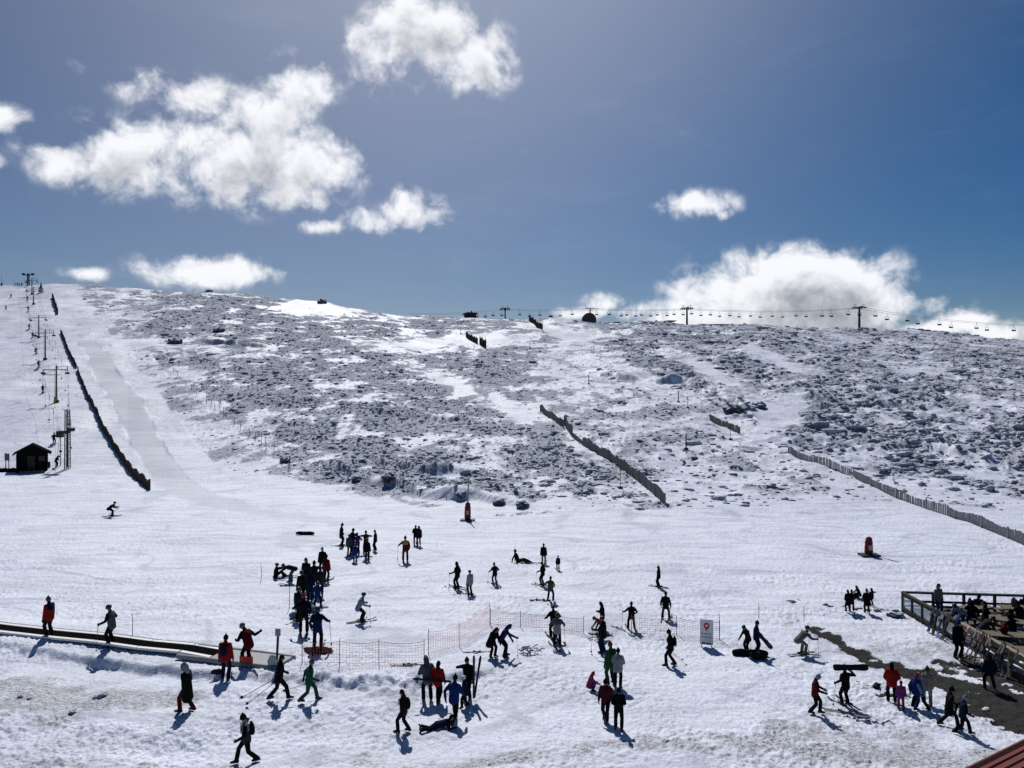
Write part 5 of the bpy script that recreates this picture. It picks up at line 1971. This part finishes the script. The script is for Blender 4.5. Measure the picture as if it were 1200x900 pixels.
def build_deck():
    x0, y1, y0, x1 = 21.15, 41.6, 29.0, 40.0
    zf = .14
    t = thing('timber_deck', 'timber sun deck with dark railing at the right edge', 'deck', (x0, y1, 0))
    O = Vector((x0, y1, 0))
    fl = MB()
    k = 0
    y = y0
    while y < y1 - .02:
        fl.box(Vector(((x0 + x1) / 2, y + .07, zf - .04 + .004 * (k % 3))) - O, (x1 - x0 - .2, .132, .07))
        y += .142
        k += 1
    m, nt, b = new_mat('snow_patched_boards')
    pos = nt.node('ShaderNodeNewGeometry').outputs['Position']
    n1 = nt.noise(pos, .9, 5, .65, .3)
    n2 = nt.noise(pos, 7, 3, .5)
    wood = nt.mix(n2, (.045, .043, .046), (.12, .115, .11))
    nt.put(b.inputs['Base Color'], nt.mix(nt.ramp(n1, .53, .60), wood, (.66, .69, .78)))
    b.inputs['Roughness'].default_value = .7
    fl.build('floor', m, t)
    sk = MB()
    sk.box(Vector((x0 + .06, (y0 + y1) / 2, 0)) - O, (.06, y1 - y0, .30))
    sk.box(Vector(((x0 + x1) / 2, y1 - .02, 0)) - O, (x1 - x0, .06, .30))
    sk.build('skirt', WOOD_DARK, t)

    def post(x, y, w, h, m_):
        q = MB()
        q.box(Vector((x, y, h / 2 - .1)) - O, (w, w, h + .2))
        q.build('railing_post', m_, t)

    def rail(xa, ya, xb, yb, z, w, h, m_, name='rail'):
        q = MB()
        q.bar(Vector((xa, ya, z)) - O, Vector((xb, yb, z)) - O, w, h)
        q.build(name, m_, t)
    dark = mat('railing_dark', (.022, .02, .019), .7, 0, .3, 5)
    # far side, drifting slightly towards the viewer
    fy = lambda x: y1 - (x - x0) * .11
    for k in range(9):
        x = x0 + .02 + k * 1.55
        post(x, fy(x), .12, 1.0, dark)
    rail(x0, fy(x0), x1, fy(x1), 1.02, .18, .10, dark)
    rail(x0, fy(x0) - .03, x1, fy(x1) - .03, .55, .05, .12, dark)
    rail(x0, fy(x0) - .03, x1, fy(x1) - .03, .30, .05, .12, dark)
    # left side: dark part with clear wind panels
    ysplit = 36.6
    ys_ = np.linspace(y1, ysplit, 6)
    glass = bpy.data.materials.new('wind_panel')
    glass.use_nodes = True
    b = next(q for q in glass.node_tree.nodes if q.type == 'BSDF_PRINCIPLED')
    b.inputs['Base Color'].default_value = (.80, .86, .84, 1)
    b.inputs['Roughness'].default_value = .25
    b.inputs['Alpha'].default_value = .42
    for a, c in zip(ys_[:-1], ys_[1:]):
        post(x0, c, .10, 1.0, dark)
        q = MB()
        q.box(Vector((x0 + .02, (a + c) / 2, .52)) - O, (.015, abs(a - c) - .16, .62))
        q.build('wind_panel', glass, t)
    rail(x0, y1, x0, ysplit, 1.02, .17, .08, WOOD_DARK)
    rail(x0, y1, x0, ysplit, .88, .06, .10, dark)
    rail(x0, y1, x0, ysplit, .17, .08, .16, dark)
    # nearer part: pale timber with boards
    for yy in (36.2, 34.45, 32.6, 30.7):
        post(x0, yy, .15, 1.02, WOOD_PALE)
    for a, c in ((36.2, 34.45), (34.45, 32.6), (32.6, 30.7)):
        rail(x0, a, x0, c, 1.05, .20, .06, WOOD_PALE)
        for z in (.85, .58, .34):
            rail(x0 + .05, a - .08, x0 + .05, c + .08, z, .04, .15, WOOD_PALE if z > .5 else WOOD_GREY, 'rail_board')
    # tables
    for x, y, rz, lab in ((23.6, 39.3, 20, 'picnic table near the far left corner of the deck'), (26.0, 39.2, -8, 'pale picnic table at the far right of the deck'), (22.55, 35.0, -14, 'picnic table by the pale railing with skis before it'), (24.1, 37.1, -40, 'picnic table in the middle of the deck'),
                          (24.9, 35.6, -10, 'picnic table right of the middle of the deck'), (22.6, 32.7, -10, 'nearest picnic table at the right picture edge')):
        picnic_table(x, y, zf, R(rz), lab)
    pe = [(22.35, 40.3, 160, 'stand', 1.72, 'beige', 'jeans', 'hair:hair', 'person in beige jacket standing at the far corner of the deck'),
          (23.1, 38.6, 30, 'bench', 1.7, 'black', 'black', 'hair:black', 'person in black sitting at the far left deck table'),
          (24.2, 39.9, 190, 'bench', 1.7, 'charcoal', 'black', 'hat:black', 'person sitting beyond the far left deck table'),
          (22.75, 36.9, 300, 'stand', 1.75, 'black', 'black', 'hair:black', 'dark haired person in black standing inside the deck railing'),
          (23.6, 36.2, 340, 'bench', 1.75, 'black', 'soot', 'hood:black', 'hooded person in black sitting at the middle deck table'),
          (22.9, 33.9, 200, 'bench', 1.7, 'soot', 'black', 'bald:black', 'person in black sitting at the table behind the leaning skis'),
          (22.2, 38.0, 250, 'stoop', 1.65, 'paleblue', 'jeans', 'helmet:charcoal', 'person in pale blue bending behind the deck wind panels')]
    pe += [(25.4, 38.4, 350, 'bench', 1.7, 'black', 'black', 'hat:black', 'person in black with hat sitting at the far right deck table'),
           (26.6, 39.9, 190, 'bench', 1.7, 'soot', 'navy', 'hair:black', 'person in black facing the viewer at the far right deck table'),
           (24.6, 36.3, 200, 'stand', 1.72, 'navy', 'black', 'hood:navy', 'person in navy standing between the middle deck tables'),
           (22.1, 35.9, 90, 'stoop', 1.6, 'charcoal', 'black', 'helmet:black', 'person with black helmet bending inside the pale railing'),
           (23.3, 34.1, 30, 'bench', 1.7, 'maroon', 'black', 'hat:black', 'person in maroon sitting with back turned near the pale railing')]
    for x, y, f, pose, h, jc, pc, hd, lab in pe:
        P_(0, 0, h, f, pose, lab, jc, pc, hd, loc=(x, y, zf), near=True)
    for x, y, z, c, lab in ((23.4, 39.2, .93, 'navy', 'navy rucksack on the far left deck table'), (22.5, 35.1, .93, 'darkred', 'dark red rucksack on the table behind the leaning skis'), (24.2, 37.3, .93, 'black', 'black rucksack on the middle deck table'), (24.9, 38.2, .15, 'soot', 'dark rucksack on the deck floor'), (25.7, 39.3, .93, 'grey', 'grey rucksack on the far right deck table')):
        q = MB()
        q.loft([(0, 0, 0), (0, .01, .14), (0, .02, .32), (0, .03, .42)], [(.16, .11), (.18, .13), (.16, .10), (.08, .05)], 12, (1, 0, 0))
        q.loft([(0, -.13, .05), (0, -.15, .14), (0, -.13, .22)], [(.10, .04), (.11, .05), (.09, .03)], 10, (1, 0, 0))
        o = q.build('rucksack', cloth(c), None, True)
        o.location = (x, y, z)
        o.rotation_euler = (0, 0, x * 3)
        props(o, lab, 'rucksack')
    # skis and boards leaning on the railing
    cols = ['white', 'orange', 'lightgrey', 'rust', 'lightgrey', 'charcoal', 'beige', 'rust', 'lightgrey', 'grey', 'beige', 'black', 'stone', 'grey']
    words = ['white', 'orange', 'far pale grey', 'far rust red', 'middle pale grey', 'charcoal', 'farther beige', 'nearer rust red', 'nearest pale grey', 'farther mid grey', 'nearer beige', 'black', 'stone coloured', 'nearest mid grey']
    rnd = random.Random(3)
    for i, c in enumerate(cols):
        y = 35.3 - i * .24 + rnd.uniform(-.05, .05)
        bx = x0 - .55 + rnd.uniform(-.12, .1)
        a = Vector((bx, y + rnd.uniform(-.12, .12), zat(bx, y) + .78))
        top = Vector((x0 - .14, y + rnd.uniform(-.4, .4), 1.06))
        base = Vector((bx, y, zat(bx, y)))
        d = (top - base).normalized()
        ski(base + d * .74, d, Vector((-1, 0, .3)), f'{words[i]} ski leaning in the row against the pale deck railing', c, .88, 'skis leaning on the deck railing')
    for i, (c, yy) in enumerate((('royal', 38.1), ('black', 37.7), ('sky', 37.3), ('charcoal', 36.9))):
        bx = x0 - .5
        base = Vector((bx, yy, zat(bx, yy)))
        top = Vector((x0 - .14, yy + rnd.uniform(-.2, .2), 1.03))
        d = (top - base).normalized()
        ski(base + d * .66, d, Vector((-1, 0, .3)), ['dark blue', 'black', 'light blue', 'charcoal'][i] + ' snowboard leaning on the dark deck railing', c, .85, 'snowboards leaning on the deck railing', True)


def boulder(x, y, s, label, seed, mat_=ROCK, name='boulder', cat='boulder'):
    g = ground(x, y)
    q = MB()
    q.ell((0, 0, 0), (1, .8, .62), None, 14, 10)
    v = np.array(q.v)
    rg = np.random.default_rng(seed)
    off = rg.uniform(0, 50)
    nn = fbm(v[:, 0] * 1.6 + off, v[:, 1] * 1.6 + v[:, 2] * 2.1, 3, seed)
    v = v * (1 + .32 * nn)[:, None]
    q.v = [tuple(p) for p in v * s]
    o = q.build(name, mat_, None)
    o.location = g + Vector((0, 0, .10 * s))
    o.rotation_euler = (0, 0, rg.uniform(0, 6))
    props(o, label, cat)


def build_roof():
    P1, P2 = Vector((11.82, 19.85, 2.27)), Vector((14.787, 21.85, 2.15))
    d = (P2 - P1).normalized()
    h = Vector((d.y, -d.x, 0)).normalized()
    a, b = P1 - d * 6, P1 + d * 14
    t = thing('low_building', 'low building with a ribbed red brown metal roof at the lower right corner', 'building', (a.x, a.y, 0))
    O = Vector((a.x, a.y, 0))
    q = MB()
    V, fs = [], []
    prof = []
    pitch = .235
    n = 34
    for i in range(n):
        for u, z in ((0, 0), (.10, 0), (.125, .045), (.185, .045), (.21, 0)):
            prof.append((i * pitch + u, z))
    for base in (a, b):
        for u, z in prof:
            V.append(base + h * u + Vector((0, 0, z + .02 * u)) - O)
    m = len(prof)
    fs = [(i, i + 1, i + 1 + m, i + m) for i in range(m - 1)]
    q.add(V, fs)
    o = q.build('roof', mat('red_sheet_metal', (.17, .045, .033), .5, .15, .2, 1.5), t)
    so = o.modifiers.new('thickness', 'SOLIDIFY')
    so.thickness = .012
    q = MB()
    q.bar(a - h * .07 - O + Vector((0, 0, -.05)), b - h * .07 - O + Vector((0, 0, -.05)), .05, .26)
    q.build('verge_board', mat('verge_red', (.13, .035, .028), .5, .1), t)
    q = MB()
    w0, w1 = a + h * .5, b + h * .5
    for p, r in ((w0, w1), (w0 + h * 6.8, w1 + h * 6.8), (w0, w0 + h * 6.8), (w1, w1 + h * 6.8)):
        q.bar(Vector((p.x, p.y, .75)) - O, Vector((r.x, r.y, .75)) - O, .2, 2.7)
    q.build('wall', mat('plaster', (.42, .38, .32), .85), t)


def build_small():
    # loose gear
    def flat_ski(x, y, ang, c, lab, board=False, s=1.0):
        g = ground(x, y)
        f = Vector((math.sin(R(ang)), math.cos(R(ang)), 0))
        ski((g.x, g.y, zat(g.x, g.y) + .03), f, Vector((0, 0, 1)), lab, c, s, None, board)
    flat_ski(993, 838, 118, 'beige', 'pale ski lying flat in front of the board carrier')
    flat_ski(990, 836.5, 121, 'charcoal', 'dark ski lying beside the pale ski in front of the board carrier')
    flat_ski(478, 781, 92, 'yellow', 'yellowish ski lying on top of the snow bank', s=.95)
    flat_ski(483, 780, 88, 'charcoal', 'dark ski lying behind the yellowish ski on the bank', s=.95)
    flat_ski(559, 765, 87, 'black', 'dark ski lying left of the bulky stooping coat', s=.8)
    flat_ski(633, 704, 95, 'charcoal', 'dark snowboard lying left of the olive jacket', True, .8)
    flat_ski(704, 744, 100, 'rust', 'rust coloured snowboard under the hooded group', True, .8)
    flat_ski(1046, 816, 95, 'black', 'black snowboard lying behind the red jacketed person', True, .9)
    flat_ski(725, 737, 140, 'charcoal', 'short dark ski lying right of the hooded group', s=.6)

    def carried(px, yf, h, ang, c, lab, board=False, tilt=0, s=1.0, dx=0):
        g = ground(px, yf)
        f = Vector((math.sin(R(ang)) * math.cos(R(tilt)), math.cos(R(ang)) * math.cos(R(tilt)), math.sin(R(tilt))))
        ski((g.x + dx, g.y - .12, g.z + h), f, Vector((0, -.9, .4)) if abs(tilt) < 70 else Vector((0, -1, 0)), lab, c, s, None, board)
    carried(991, 827, 1.50, 90, 'black', 'black snowboard carried level across the shoulders of the black clad carrier', True, 0, .88, .12)
    carried(507, 824, .95, 93, 'black', 'dark ski held level between the mauve and red jackets', False, -3, .92)
    carried(549, 820, .98, 0, 'charcoal', 'left ski of the upright pair held by the black clad person', False, 84, 1.0, .22)
    carried(551, 820, .98, 60, 'black', 'right ski of the upright pair held by the black clad person', False, 80, 1.0, .30)
    carried(893, 766, .72, 100, 'teal', 'blue grey snowboard held slanting behind the long black bag', True, -48, .75)
    gp = ground(327, 820)
    for i, (a, b, lab) in enumerate((((-.1, 0, 1.0), (-1.5, -.25, .12), 'long ski pole trailing left of the black clad walker'), ((-.05, -.1, .9), (-1.15, -.6, .02), 'second ski pole trailing low behind the black clad walker'))):
        ski_pole(gp + Vector(a), gp + Vector(b), lab)
    gp = ground(362, 822)
    ski_pole(gp + Vector((-.25, -.05, 1.05)), gp + Vector((-.45, .0, 1.45)), 'short dark ski pole grip held up by the green suit')
    ski_pole(gp + Vector((.1, .0, .85)), gp + Vector((-1.1, .1, .35)), 'ski pole held level behind the green suit')
    for i, (x, y, a, lab) in enumerate(((1022, 806, 60, 'ski pole in the heap left of the red jacket'), (1024, 805, 120, 'crossed ski pole in the heap left of the red jacket'), (247, 790, 80, 'ski pole lying by the red jacket with backpack'))):
        g = ground(x, y)
        d = Vector((math.sin(R(a)), math.cos(R(a)), 0)) * .6
        ski_pole(g - d + Vector((0, 0, .1)), g + d + Vector((0, 0, .04)), lab)

    def bag(x, y, L, r, ang, c, lab, name='gear_bag', cat='bag'):
        g = ground(x, y)
        d = Vector((math.sin(R(ang)), math.cos(R(ang)), 0))
        q = MB()
        q.loft([-d * L / 2, -d * L * .3 + Vector((0, 0, .02)), Vector((0, 0, -.01)), d * L * .28 + Vector((0, 0, .02)), d * L / 2], [r * .85, r * 1.05, r * .95, r * 1.08, r * .85], 12)
        for f in (-.3, 0.02, .3):
            q.loft([d * (L * f - .02), d * (L * f + .02)], [r * 1.14, r * 1.14], 12, cap=False)
        o = q.build(name, cloth(c), None, True)
        o.location = g + Vector((0, 0, r * .9))
        props(o, lab, cat)
    bag(879, 769, 1.35, .16, 97, 'black', 'long black ski bag lying in front of two standing people')
    bag(889, 772, .55, .17, 85, 'soot', 'short dark bag at the right end of the long black bag')
    bag(357.5, 626.5, 1.35, .13, 94, 'black', 'black padded roll lying alone on the far piste', 'padded_roll', 'roll')
    bag(254, 790, .32, .11, 70, 'charcoal', 'small dark bag by the red jacket with backpack')
    bag(1027, 807, .30, .11, 40, 'charcoal', 'small grey bag in the pole heap left of the red jacket')
    bag(346, 724, .40, .17, 60, 'sky', 'pale blue bag at the left edge of the queue')
    bag(366, 717, .40, .15, 60, 'sky', 'light blue bag in the middle of the queue')
    g = ground(374, 763)
    q = MB()
    n = 18
    V = [(math.cos(2 * math.pi * i / n) * .72 * (1 + .14 * math.sin(5 * i)), math.sin(2 * math.pi * i / n) * .38 * (1 + .12 * math.cos(3 * i))) for i in range(n)]
    q.add([(x, y, .01) for x, y in V] + [(x * .97, y * .97, .05) for x, y in V], [tuple(range(n, 2 * n))] + [(i, (i + 1) % n, (i + 1) % n + n, i + n) for i in range(n)])
    o = q.build('foot_mat', mat('mat_maroon', (.022, .010, .012), .95, 0, .4, 6, 0.0), None)
    o.location = (g.x, g.y, zat(g.x, g.y) + .03)
    o.rotation_euler = (0, 0, R(-12))
    props(o, 'worn maroon mat on the snow under the last queuing skier', 'mat')
    g = ground(621, 766)
    q = MB()
    rnd = random.Random(5)
    for i in range(26):
        a = Vector((rnd.uniform(-.42, .42), rnd.uniform(-.25, .25), rnd.uniform(0, .25)))
        b = a + Vector((rnd.uniform(-.3, .3), rnd.uniform(-.2, .2), rnd.uniform(-.1, .16)))
        q.loft([a, a.lerp(b, .5) + Vector((0, 0, .05)), b], [.02, .025, .02], 5)
    o = q.build('crumpled_netting', mat('netting_grey', (.10, .10, .11), .8), None)
    o.location = g
    props(o, 'grey crumpled bundle of netting on the snow right of the stooping pair', 'netting')
    # stones and boulders
    for i, (x, y, s, lab) in enumerate(((85, 835, .16, 'dark fist sized stone in the foreground, nearest to the viewer'), (113, 818, .15, 'stone left of the flat pale stone'), (120, 816, .22, 'flat grey stone beside the dirty track'), (24, 817, .13, 'small black stone at the left edge'), (34, 819, .10, 'tiny stone next to the small black one'),
                                        (1048, 721, .42, 'boulder at the far corner of the deck'), (1053, 722, .34, 'smaller boulder tucked beside the deck corner boulder'), (1028, 716, .22, 'rock in the ditch left of the deck'))):
        boulder(x, y, s, lab, i + 3, name='stone' if s < .3 else 'boulder', cat='stone' if s < .3 else 'boulder')
    for i, (x, y, s, lab) in enumerate(((206, 402, 2.3, 'low dark outcrop on the upper left of the heath'), (378, 355, 2.4, 'dark boulder breaking the skyline left of centre'), (256, 388, 2.0, 'dark outcrop left of the heath strip'), (420, 563, .8, 'dark boulder at the left end of the rocky step'), (455, 560, 1.0, 'overhanging boulder in the middle of the rocky step'), (585, 590, .7, 'boulder right of the red snow lance'),
                                        (612, 592, .65, 'second boulder right of the red snow lance'), (540, 580, .7, 'boulder behind the red snow lance'), (245, 342, 1.6, 'small dark rock on the left skyline'), (858, 481, 1.7, 'dark boulder above the short right fence'), (890, 477, 1.4, 'boulder beside the right snow patch'), (334, 540, .9, 'rounded frosted boulder at the end of the post line'))):
        boulder(x, y, s, lab, i + 40)
    # small fir on the ridge
    g = ground(48, 343)
    t = thing('fir_tree', 'small dark fir tree just under the left skyline', 'tree', g)
    q = MB()
    q.tube((0, 0, -.3), (0, 0, 4.4), .14, .03, 8)
    q.build('trunk', mat('bark', (.05, .04, .03), .9), t)
    q = MB()
    rnd = random.Random(11)
    for i in range(220):
        z = rnd.uniform(.4, 4.3)
        r = (4.6 - z) * .36 * rnd.uniform(.5, 1.0)
        a = rnd.uniform(0, 6.283)
        d = Vector((math.cos(a), math.sin(a), -.25))
        p = Vector((0, 0, z))
        e = p + d * r
        s = Vector((-d.y, d.x, 0)) * .12
        q.add([p, e - s, e + Vector((0, 0, -.12)), e + s], [(0, 1, 2), (0, 2, 3)])
    q.build('crown', mat('fir_needles', (.022, .035, .028), .8, 0, .4, 3), t)
    g = ground(2, 334.5)
    q = MB()
    q.tube((0, 0, -.3), (0, 0, 5.2), .07, .04, 7)
    q.box((0, 0, .5), (.6, .5, 1.1))
    o = q.build('weather_mast', DARK_STEEL)
    o.location = g
    props(o, 'thin mast on the skyline at the far left edge', 'mast')


build_tow_lift()
build_chairlift()
build_hut()
build_fences()
snow_lance(548, 610, 591, 560, 'red padded snow lance with a tall thin tube before the rocky step')
snow_lance(1018, 651, 632, None, 'red padded hydrant alone on the right slope')
build_roof()
build_conveyor()
build_nets()
build_sign()
build_deck()
build_small()
build_people()
build_far_people()
finish_people()
